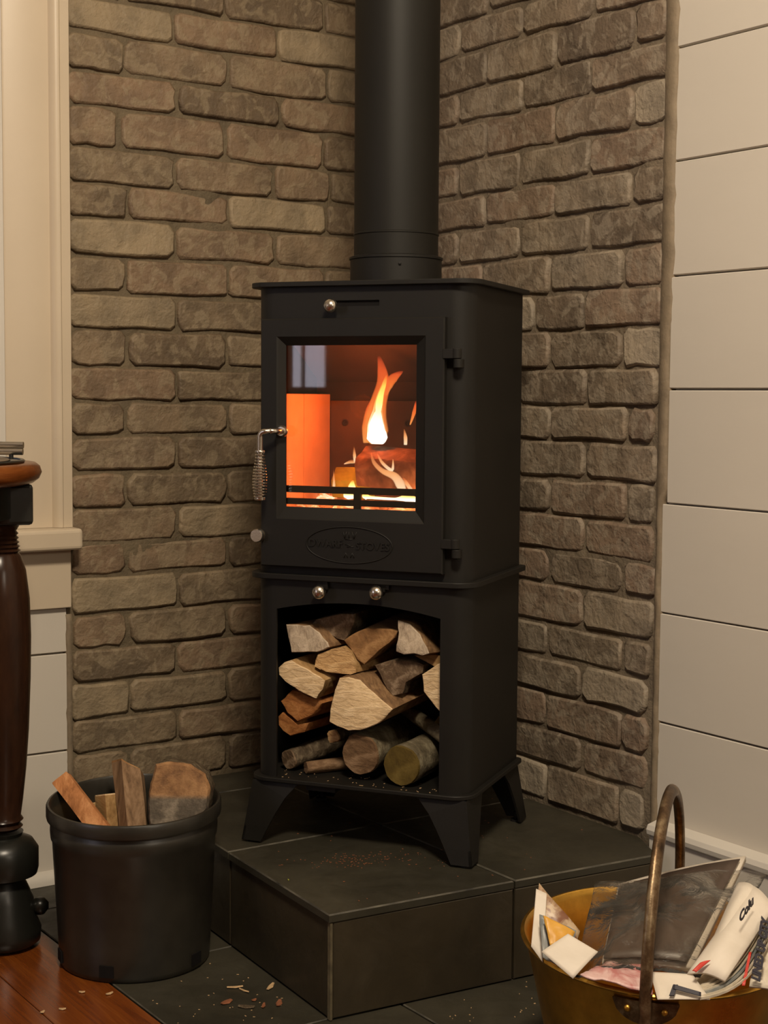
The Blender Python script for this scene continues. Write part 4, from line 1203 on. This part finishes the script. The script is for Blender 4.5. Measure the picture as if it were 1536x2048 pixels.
n_a = noise_tex(ntc, 40, 6, 0.65); ra = ramp(ntc, n_a.outputs['Fac'], [(0.3, (0.13, 0.060, 0.024)), (0.5, (0.27, 0.135, 0.055)), (0.7, (0.42, 0.23, 0.10))]); rb = ramp(ntc, n_a.outputs['Fac'], [(0.3, (0.05, 0.040, 0.028)), (0.5, (0.11, 0.085, 0.060)), (0.7, (0.25, 0.20, 0.145))])
tcc = N(ntc, 'ShaderNodeTexCoord'); spc = N(ntc, 'ShaderNodeSeparateXYZ'); ntc.links.new(tcc.outputs['Object'], spc.inputs[0])
zr = N(ntc, 'ShaderNodeMapRange'); zr.inputs['From Min'].default_value = -.004; zr.inputs['From Max'].default_value = .004; ntc.links.new(spc.outputs[2], zr.inputs['Value'])
cc_ = mixc(ntc, zr.outputs[0], rb.outputs['Color'], ra.outputs['Color']); ntc.links.new(cc_, bc_.inputs['Base Color']); bc_.inputs['Roughness'].default_value = .8; bump(ntc, bc_, n_a.outputs['Fac'], .9, .004)
o = mb.build('firewood_log', mch, None, mats=[mch, M['bark']], loc=c0, auto=R(45)); tag(o, 'big rounded brown log chunk at the right of the black pot', 'log', PG)
# hidden pieces below carry it
free_log('firewood_log', (-0.6939, -0.4163, 0.1985), (-0.7096, -0.4202, 0.0396), [(-.03, -.02), (.03, -.025), (.035, .02), (-.025, .025)], [M['end_dark'], M['bark']], 'dark log inside the pot under the big rounded chunk', PG)

# ------------------------------------------------------------------ side table at the left edge
TC = Vector((-1.066, -.236, 0))
table = thing('side_table', 'dark turned leg side table with a thick reddish top at the left edge', 'table', TC)
mb = MB(); TR = .214
mb.lathe([(.0, .742), (.186, .742), (TR - .012, .745), (TR - .003, .752), (TR + .001, .761), (TR - .002, .7705), (TR - .008, .7755), (.0, .7760)], 72, cap=False)
mb.build('table_top', M['table_red'], table, auto=R(45))
mb = MB(); mb.lathe([(.0, .7755), (.188, .7755), (.190, .7785), (.188, .7805), (.183, .7805), (.1825, .7785), (.0, .7785)], 64, cap=False)
mb.build('inlay_rim', M['table_black'], table, auto=R(45))
mb = MB(); mb.lathe([(.110, .690), (.168, .690), (.168, .742), (.110, .742)], 48, cap=False); mb.v.append(mb.v[0].copy()) if False else None
mb.build('apron', M['table_black'], table, auto=R(45))
leg_prof = [(.034, .0), (.046, .002), (.056, .010), (.0575, .028), (.050, .048), (.046, .078), (.036, .102), (.030, .112), (.052, .118), (.0545, .128), (.0545, .158), (.046, .172), (.030, .180), (.032, .186), (.027, .190), (.033, .195), (.028, .200), (.034, .206), (.030, .212),
            (.034, .240), (.0395, .290), (.0440, .350), (.0475, .430), (.0490, .500), (.0475, .560), (.0420, .605), (.0340, .628), (.030, .633), (.0345, .636), (.030, .6395), (.0335, .6425), (.029, .646), (.0325, .649), (.0285, .6525), (.0315, .656), (.028, .6595), (.031, .663), (.0275, .667), (.0300, .671), (.034, .678), (.046, .682), (.046, .735), (.044, .742)]
for ang in (-10, 110, 230):
    a = R(ang); m2 = MB(); m2.lathe([q for q in leg_prof if q[1] > .187], 40, cap=True)
    l_ = m2.build('leg', M['table_dark'], table, loc=(math.cos(a) * .150, math.sin(a) * .150, 0), auto=R(50))
    m5 = MB(); m5.lathe([(r_ * 1.05, z_) for r_, z_ in leg_prof if z_ < .187], 40, cap=True); m5.build('leg_foot', M['table_black'], l_, auto=R(50))
    m3 = MB(); m3.box(-.045, .047, -.045, .045, .678, .742)
    b_ = m3.build('leg_block', M['table_black'], l_, bevel=.006)
    b_.rotation_euler = (0, 0, a)
    if ang == -10:
        # scrolled knuckle and toe on the foot
        m4 = MB(); m4.lathe([(.0, -.014), (.008, -.012), (.014, -.004), (.014, .006), (.008, .013), (0, .014)], 14, cap=False)
        t_ = m4.build('toe', M['table_black'], l_, smooth=True, loc=(.052, -.026, .062))
mb = MB(); mb.lathe([(.0, .7787), (.165, .7787), (.168, .7800), (.165, .7815), (.0, .7818)], 56, cap=False)
o = mb.build('table_mat', M['mat_dark'], None, loc=(TC.x, TC.y, 0), auto=R(45)); o.data.transform(Matrix.Translation((0, 0, 0)))
tag(o, 'round brown mat on the side table top', 'mat')
rack = thing('metal_rest', 'polished metal double bar rest standing on the side table', 'metal rest', (TC.x + .07, TC.y - .055, .7818))
e_ = Vector((-0.9024, -0.3297, 0.7882)); s_ = e_ + Vector((-.827, .562, 0)) * .15
base = Vector(rack.location)
for dz, dy in ((.0115, 0), (.0215, .004)):
    q0 = e_ - base; q0.z = dz; q1 = s_ - base; q1.z = dz
    mb = MB(); mb.tube([q0 + Vector((.56, .83, 0)) * dy, q1 + Vector((.56, .83, 0)) * dy], .0052, 14); mb.build('bar', M['steel'], rack, auto=R(40))
for t in (.12, .85):
    q = (e_ - base).lerp(s_ - base, t); mb = MB(); mb.tube([(q.x, q.y, 0.0), (q.x, q.y, .009)], .0034, 10); mb.build('foot', M['stove_dark'], rack)

# ------------------------------------------------------------------ brass pail
BC = Vector((-.415, -1.217, 0)); BR = .165; BH = .200
pail = thing('brass_pail', 'round brass pail with an iron handle, full of newspapers, at the lower right', 'pail', BC)
def bshear(p):
    z = p[2]; k = max(0, min(1, z / BH)) ** 1.3
    return (p[0], p[1], z + (p[0] * .018 + p[1] * .065) * k)
mb = MB()
prof = [(.0, .003), (.095, .003), (.108, .0), (.116, .004), (.124, .018), (.134, .060), (.146, .115), (.157, .165), (.1630, .192), (.1655, .1975), (.1690, .1985), (.1705, .2010), (.1690, .2035), (.1655, .2040), (.1630, .2015), (.1605, .1960), (.1545, .165), (.131, .062), (.118, .012), (.0, .010)]
mb.lathe(prof, 80, cap=False); mb.v = [Vector(bshear(v)) for v in mb.v]
mb.build('bowl', M['brass'], pail, auto=R(50))
axf = Vector((.742, .670, 0)).normalized(); axb = Vector((.815, .579, 0)).normalized(); ax = Vector((.78, .626, 0))     # the bail's pivots lie on this line
sdv = Vector((ax.y, -ax.x, 0))
for sgn in (-1, 1):
    c = axf * -1 if sgn < 0 else axb
    m2 = MB(); n_ = 20; inner = []; outer = []
    for i in range(n_ + 1):
        u = -1 + 2 * i / n_
        ang = u * .235
        dirv = Vector((c.x * math.cos(ang) - c.y * math.sin(ang), c.x * math.sin(ang) + c.y * math.cos(ang), 0))
        depth = .030 * math.sqrt(max(0, 1 - u * u)) + .002
        zt = .1915
        for zz, lst in ((zt, outer), (zt - depth, inner)):
            rr = .1635 - (.192 - zz) * .21 + .0035
            lst.append((dirv * rr + Vector((0, 0, zz)), dirv * (rr - .003) + Vector((0, 0, zz))))
    V = []
    for (a0, a1), (b0, b1) in zip(outer, inner): V += [a0, b0, b1, a1]
    F = []
    for i in range(n_):
        k = 4 * i
        for j in range(4): F.append((k + j, k + 4 + j, k + 4 + (j + 1) % 4, k + (j + 1) % 4))
    F += [(0, 1, 2, 3), (4 * n_ + 3, 4 * n_ + 2, 4 * n_ + 1, 4 * n_)]
    m2.add([Vector(bshear(v)) for v in V], F)
    ear = m2.build('ear', M['iron'], pail, smooth=False)
    for u in (-.55, .0, .55):
        ang = u * .235
        dirv = Vector((c.x * math.cos(ang) - c.y * math.sin(ang), c.x * math.sin(ang) + c.y * math.cos(ang), 0))
        m3 = MB(); q = Vector(bshear(dirv * (.1635 - .012 * .21 + .003) + Vector((0, 0, .1800))))
        m3.tube([q, q + dirv * .0025, q + dirv * .004], [.0045, .004, .0015], 10); m3.build('rivet', M['brass'], ear, True)
# bail handle
mb = MB(); P = []
z0 = .196
for sgn in (-1,):
    pass
lean = sdv * .004
PA, PBk = -axf * .1735, axb * .1735
for i in range(41):
    a = math.pi * i / 40
    q = (PA + PBk) / 2 + (PBk - PA) / 2 * -math.cos(a) + Vector((0, 0, z0 + math.sin(a) * .192)) + lean * math.sin(a)
    q.z += (q.x * .018 + q.y * .065) * (1 - math.sin(a))
    P.append(q)
lead = P[0] + Vector((0, 0, -.026)); lead2 = P[-1] + Vector((0, 0, -.026))
P = [lead] + P + [lead2]
mb.tube(P, .0078, 14, squash=(.80, 1.05))
mb.build('bail_handle', M['iron'], pail, auto=R(50))

# papers ---------------------------------------------------------------
def paper_mat(name, c, c2=None, scale=20, rough=0.6, detail=5):
    m, nt, b = new_mat(name)
    if c2:
        n = noise_tex(nt, scale, detail, 0.6, None, 'Object', 1.0)
        r = ramp(nt, n.outputs['Fac'], [(0.42, c), (0.58, c2)]); nt.links.new(r.outputs['Color'], b.inputs['Base Color'])
    else:
        b.inputs['Base Color'].default_value = rgb(c)
    b.inputs['Roughness'].default_value = rough
    return m
M['paper'] = paper_mat('white_paper', (0.62, 0.55, 0.46), (0.68, 0.61, 0.52), 8)
M['newsprint'] = paper_mat('newsprint', (0.50, 0.44, 0.34), (0.60, 0.53, 0.42), 60)
M['paper_dark'] = paper_mat('dark_brown_page', (0.055, 0.036, 0.026), (0.085, 0.056, 0.042), 9, 0.4)
M['paper_pink'] = paper_mat('pink_page', (0.42, 0.16, 0.15), (0.60, 0.40, 0.37), 26, 0.45)
M['paper_tanpic'] = paper_mat('brown_photo_page', (0.20, 0.085, 0.045), (0.46, 0.33, 0.20), 60, 0.4)
M['paper_orange'] = paper_mat('orange_page', (0.60, 0.30, 0.035), (0.66, 0.36, 0.06), 8, 0.4)
M['paper_blue'] = paper_mat('blue_grey_page', (0.17, 0.19, 0.20), (0.28, 0.28, 0.26), 30, 0.4)
M['ink'] = simple('printing_ink', (0.02, 0.018, 0.03), 0.6)
M['ink_red'] = simple('red_printing_ink', (0.55, 0.045, 0.03), 0.5)
def sheet(name, A, B, C, D, mat, parent=None, bulge=(0, 0, 0), nu=10, nv=10, t=.0012, label=None, cat='paper', group=None, rough=.0):
    """thin curved sheet between corners A(0,0) B(1,0) C(1,1) D(0,1), bulging in the middle"""
    A, B, C, D = map(Vector, (A, B, C, D)); bu = Vector(bulge)
    nrm = ((B - A).cross(D - A)).normalized()
    org = (A + B + C + D) / 4
    V = []
    for s in (0, 1):
        for j in range(nv + 1):
            for i in range(nu + 1):
                u, v = i / nu, j / nv
                p = (A * (1 - u) + B * u) * (1 - v) + (D * (1 - u) + C * u) * v
                p = p + bu * math.sin(math.pi * u) * math.sin(math.pi * (v * .8 + .1))
                if rough: p = p + nrm * noise.fractal(Vector((u * 3 + A.x * 40, v * 3, 1)), 1, 2, 3) * rough
                V.append(p + nrm * t * s - org)
    F = []; m_ = (nu + 1) * (nv + 1)
    for j in range(nv):
        for i in range(nu):
            a = j * (nu + 1) + i
            F.append((a, a + 1, a + nu + 2, a + nu + 1)); F.append((m_ + a, m_ + a + nu + 1, m_ + a + nu + 2, m_ + a + 1))
    for i in range(nu):
        F.append((i, m_ + i, m_ + i + 1, i + 1)); k = nv * (nu + 1) + i; F.append((k, k + 1, m_ + k + 1, m_ + k))
    for j in range(nv):
        a = j * (nu + 1); b2 = a + nu + 1; F.append((a, b2, m_ + b2, m_ + a)); a += nu; b2 += nu; F.append((a, m_ + a, m_ + b2, b2))
    if parent is not None: org2 = org - Vector(parent.location)
    o = obj(name, V, F, mat, parent, True, loc=(org if parent is None else org2))
    if label: tag(o, label, cat, group)
    return o
# catalogue with photographs standing at the left of the pail
cat_ = thing('catalogue', 'crumpled colour catalogue with a brown photo cover standing at the left of the brass pail', 'catalogue', (-0.5822, -1.2093, 0.1796))
sheet('page', (-0.584, -1.175, 0.2097), (-0.5683, -1.219, 0.1767), (-0.5237, -1.1964, 0.2251), (-0.5445, -1.1415, 0.2732), M['paper_tanpic'], cat_, (0, 0, .002), rough=.004)
sheet('page', (-0.5896, -1.1817, 0.2141), (-0.5851, -1.1984, 0.1985), (-0.5467, -1.1589, 0.2656), (-0.5529, -1.1458, 0.2694), M['paper'], cat_)
sheet('page', (-0.595, -1.2099, 0.2103), (-0.5717, -1.2336, 0.1914), (-0.5461, -1.2142, 0.2348), (-0.5776, -1.1816, 0.2512), M['paper_blue'], cat_, (0, 0, .003), rough=.003)
sheet('cover_picture', (-0.5902, -1.2178, 0.226), (-0.5746, -1.229, 0.2201), (-0.5537, -1.221, 0.237), (-0.5825, -1.1949, 0.2547), M['paper_orange'], cat_, (0, 0, .004), rough=.002)
# card
sheet('envelope', (-0.5917, -1.2617, 0.1999), (-0.5562, -1.2652, 0.2264), (-0.5686, -1.2253, 0.2387), (-0.6053, -1.22, 0.2223), M['paper'], None, (0, 0, .001), label='blank cream envelope lying at the left rim of the pail', cat='envelope')
# dark newspaper in a clear plastic bag
dk = thing('bagged_newspaper', 'dark-covered newspaper with a white border inside a clear plastic bag', 'newspaper', (-0.4515, -1.2706, 0.2157))
sheet('page', (-0.5291, -1.244, 0.1951), (-0.4607, -1.3262, 0.2016), (-0.2762, -1.2381, 0.2827), (-0.4074, -1.1405, 0.2421), M['paper'], dk, (0, 0, .010), t=.008)
sheet('cover_picture', (-0.533, -1.2498, 0.2083), (-0.4702, -1.3246, 0.2147), (-0.2937, -1.2437, 0.2898), (-0.4175, -1.1512, 0.2495), M['paper_dark'], dk, (0, 0, .010), t=.0015, rough=.003)
bag = sheet('plastic_bag', (-0.5862, -1.2589, 0.2039), (-0.4787, -1.3558, 0.2083), (-0.2834, -1.2818, 0.2822), (-0.4498, -1.1409, 0.2537), M['plastic'], None, (0, 0, .022), nu=26, nv=26, t=.0006, label='crinkled clear plastic bag wrapped over the dark newspaper', cat='plastic bag', rough=.009)
# pink printed page along the front
sheet('magazine', (-0.5945, -1.277, 0.2091), (-0.5393, -1.3402, 0.1942), (-0.5162, -1.3116, 0.214), (-0.5422, -1.2642, 0.2086), M['paper_pink'], None, (0, 0, .004), t=.002, label='pink and red printed page at the front of the pail', cat='magazine', rough=.004)
# white page with navy frame
mg = thing('advertising_flyer', 'white flyer with a thick navy frame at the front rim of the pail', 'flyer', (-0.5141, -1.3511, 0.1964))
sheet('page', (-0.5437, -1.3529, 0.1947), (-0.4939, -1.3867, 0.1951), (-0.4894, -1.3542, 0.213), (-0.5233, -1.3191, 0.2119), M['paper'], mg, (0, 0, .001))
sheet('printed_frame', (-0.534, -1.3614, 0.2001), (-0.5296, -1.365, 0.2004), (-0.518, -1.3594, 0.2089), (-0.5224, -1.3558, 0.2087), M['ink'], mg, t=.0010)
sheet('printed_frame', (-0.5264, -1.36, 0.2062), (-0.5052, -1.3834, 0.2006), (-0.5029, -1.381, 0.204), (-0.5229, -1.3572, 0.2099), M['ink'], mg, t=.0010)
# white newspaper roll at the right, with lettering and a red flash
rl = thing('rolled_newspaper', 'white newspaper with red and black print sloping up at the right of the pail', 'newspaper', (-0.4204, -1.3394, 0.2244))
sheet('page', (-0.4943, -1.3509, 0.213), (-0.4731, -1.3896, 0.2122), (-0.3625, -1.3624, 0.2704), (-0.3479, -1.3106, 0.282), M['paper'], rl, (0, 0, .016), t=.003)
sheet('page', (-0.4748, -1.3517, 0.2164), (-0.4641, -1.377, 0.218), (-0.3512, -1.3331, 0.2775), (-0.3458, -1.2882, 0.2781), M['paper'], rl, (0, 0, .020), t=.002)
sheet('red_flash', (-0.5026, -1.366, 0.2244), (-0.5003, -1.3701, 0.2234), (-0.4766, -1.3696, 0.2326), (-0.4889, -1.365, 0.2307), M['ink_red'], rl, (0, 0, .002), t=.0008)
# folded stack curving up the right side
stack = thing('newspaper_stack', 'stack of folded newspapers curving up the right side of the pail', 'newspapers', (-0.4587, -1.3764, 0.1988))
for k in range(6):
    mb = MB(); rings = []
    x0, y0 = 1395 + k * 14, 1978 + k * 3
    ctrl = []
    for i in range(15):
        t = i / 14
        ctrl.append(t)
    A_ = [Vector(v) for v in ((-0.4984, -1.3554, 0.1987), (-0.4723, -1.3813, 0.2033), (-0.4358, -1.3775, 0.2243), (-0.3771, -1.3543, 0.2511))]
    E_ = [Vector(v) for v in ((-0.5048, -1.3816, 0.1958), (-0.4557, -1.4119, 0.204), (-0.424, -1.3975, 0.2252), (-0.3745, -1.3797, 0.2581))]
    Q = [a + (e - a) * (k / 5) for a, e in zip(A_, E_)]
    def bez(t): return Q[0] * (1 - t) ** 3 + Q[1] * 3 * t * (1 - t) ** 2 + Q[2] * 3 * t * t * (1 - t) + Q[3] * t ** 3
    back = Vector((.562, .827, 0)) * .05 + Vector((0, 0, -.012))
    for i in range(15):
        p = bez(i / 14); th = Vector((0, 0, .0022 + .0006 * (k % 2)))
        rings.append([p - stack.location, p + back - stack.location, p + back + th - stack.location, p + th - stack.location])
    mb.loft(rings, True); mb.build('folded_sheet', M['newsprint'] if k != 3 else M['paper_blue'], stack, auto=R(50))
# upright newspaper with large black headline at the right edge
hd = thing('headline_newspaper', 'newspaper with big black headline letters at the far right of the pail', 'newspaper', (-0.3933, -1.3696, 0.2283))
sheet('page', (-0.446, -1.4015, 0.2043), (-0.4227, -1.4272, 0.2019), (-0.3391, -1.3671, 0.26), (-0.3567, -1.3372, 0.2578), M['newsprint'], hd, (0, 0, .003), t=.003)
sheet('red_stripe', (-0.4571, -1.4008, 0.2083), (-0.455, -1.4035, 0.2087), (-0.4197, -1.3803, 0.2339), (-0.4214, -1.3779, 0.2335), M['ink_red'], hd, t=.001)
def page_text(body, size, mat, parent, p, right, upv, sx=1.0, bold=0.0):
    right = Vector(right).normalized(); upv = Vector(upv); upv = (upv - right * upv.dot(right)).normalized(); nz = right.cross(upv)
    m = Matrix((right, upv, nz)).transposed().to_4x4()
    m = Matrix.Translation(Vector(p) - Vector(parent.location)) @ m
    return text_obj(body, size, mat, parent, m, .0004, sx=sx, bold=bold)
a = Vector((-0.4349, -1.3735, 0.2739)); b_ = Vector((-0.3969, -1.3615, 0.2893))
page_text('Colu', .0200, M['ink'], rl, (a + b_) / 2 + Vector((-.0, -.0, .0)), b_ - a, Vector((-.5, -.3, .9)), bold=.0006)
a = Vector((-0.4532, -1.4181, 0.2202)); b_ = Vector((-0.386, -1.3712, 0.2651))
page_text('LINED UP CITY', .0140, M['ink'], hd, (a + b_) / 2, b_ - a, Vector((-.8, .55, .3)), bold=.0008)

# ------------------------------------------------------------------ debris
CG = 'wood chips on the slate floor'
def chip(x, y, z, l, w, a, mat, label, group, curl=.0006):
    mb = MB(); c, s = math.cos(a), math.sin(a); rings = []
    for i in range(5):
        u = -l + 2 * l * i / 4; ww = w * (1 - abs(i - 2) * .28); h = .0006 + curl * abs(i - 2) * .6
        rings.append([(c * u - s * v_, s * u + c * v_, h + dz) for v_, dz in ((-ww, 0), (ww, 0), (ww * .8, .0014), (-ww * .8, .0012))])
    mb.loft(rings, True); o = mb.build('wood_chip', mat, None, loc=(x, y, z)); tag(o, label, 'wood chip', group); return o
for (p, l, w, a, mt, lb) in (
    ((-0.7314, -0.6659), .010, .006, .3, 'chip_red', 'reddish bark chip nearest the lower left of the slate floor'),
    ((-0.6485, -0.6499), .013, .004, .7, 'chip', 'curled tan wood sliver close to the hearth side'),
    ((-0.6694, -0.7109), .011, .005, .9, 'chip_red', 'orange-brown chip near the hearth corner'),
    ((-0.7152, -0.6963), .012, .006, 2.4, 'bark', 'dark bark flake right of the reddish chip'),
    ((-0.6938, -0.6227), .012, .0025, -.4, 'chip', 'thin tan splinter pointing along the slate'),
    ((-0.6891, -0.6419), .010, .0014, -1.3, 'chip', 'very thin splinter crossing beside the tan splinter'),
    ((-0.6943, -0.6813), .004, .003, .2, 'chip_red', 'small pinkish chip above the dark bark flake'),
    ((-0.6928, -0.7066), .008, .003, .9, 'chip_red', 'narrow brown chip left of the orange-brown one')):
    chip(p[0], p[1], 0.0004, l, w, a, M[mt], lb, CG)
WG = 'wood chips on the wooden floor'
for (p, l, w, a, lb) in (
    ((-0.8919, -0.5162), .0045, .0022, -.6, 'pale chip on the floorboards just left of the black pot foot'),
    ((-0.8604, -0.5436), .0060, .0026, .2, 'pale chip on the floorboards beside the slate edge'),
    ((-0.9404, -0.5598), .0050, .0024, -.5, 'pale chip near the middle of the floorboards'),
    ((-0.9684, -0.5543), .0040, .0024, .4, 'pale chip lowest to the left on the floorboards')):
    chip(p[0], p[1], 0.0004, l, w, a, M['chip'], lb, WG)
sp = []
for k in range(240):
    x = rnd.uniform(-.83, -.30); y = rnd.uniform(-1.0, -.42)
    if y > -.84 and x > -.655: continue
    if (Vector((x, y)) - Vector((PC.x, PC.y))).length < .125: continue
    sp.append((x, y, .0002, rnd.uniform(.0005, .0018), rnd.uniform(.0004, .0011), rnd.uniform(0, 6.3), .0006))
crumbs('wood_crumbs', sp, M['chip'], 'tiny pale wood crumbs scattered over the slate floor')
sp = []
for k in range(170):
    if k < 120:
        x = rnd.gauss(-.470, .045); y = rnd.gauss(-.610, .022) + (x + .47) * -.35
    else:
        x = rnd.uniform(-.60, -.06); y = rnd.uniform(-.80, -.40)
    if (x > -.628 + .0 and y > -.80): sp.append((x, y, HZ, rnd.uniform(.0005, .0017), rnd.uniform(.0004, .0010), rnd.uniform(0, 6.3), .0006))
crumbs('bark_crumbs', sp, M['chip_red'], 'reddish bark crumbs scattered on top of the hearth in front of the stove')
leaf = MB(); leaf.loft([[(-.0040, 0, 0), (-.0040, .0004, 0), (-.0040, .0002, .0006)], [(0, -.0012, .0004), (0, .0012, .0004), (0, 0, .0010)], [(.0045, 0, .0), (.0045, .0003, 0), (.0045, .0001, .0005)]], True)
lp = (-0.6119, -0.6401)
o = leaf.build('leaf_fragment', simple('yellow_green_leaf', (0.30, 0.32, 0.04), 0.6), None, loc=(lp[0], lp[1], HZ + .0004)); tag(o, 'tiny yellow-green leaf fragment on the front left edge of the hearth', 'leaf')
o.rotation_euler = (0, 0, 1.2)
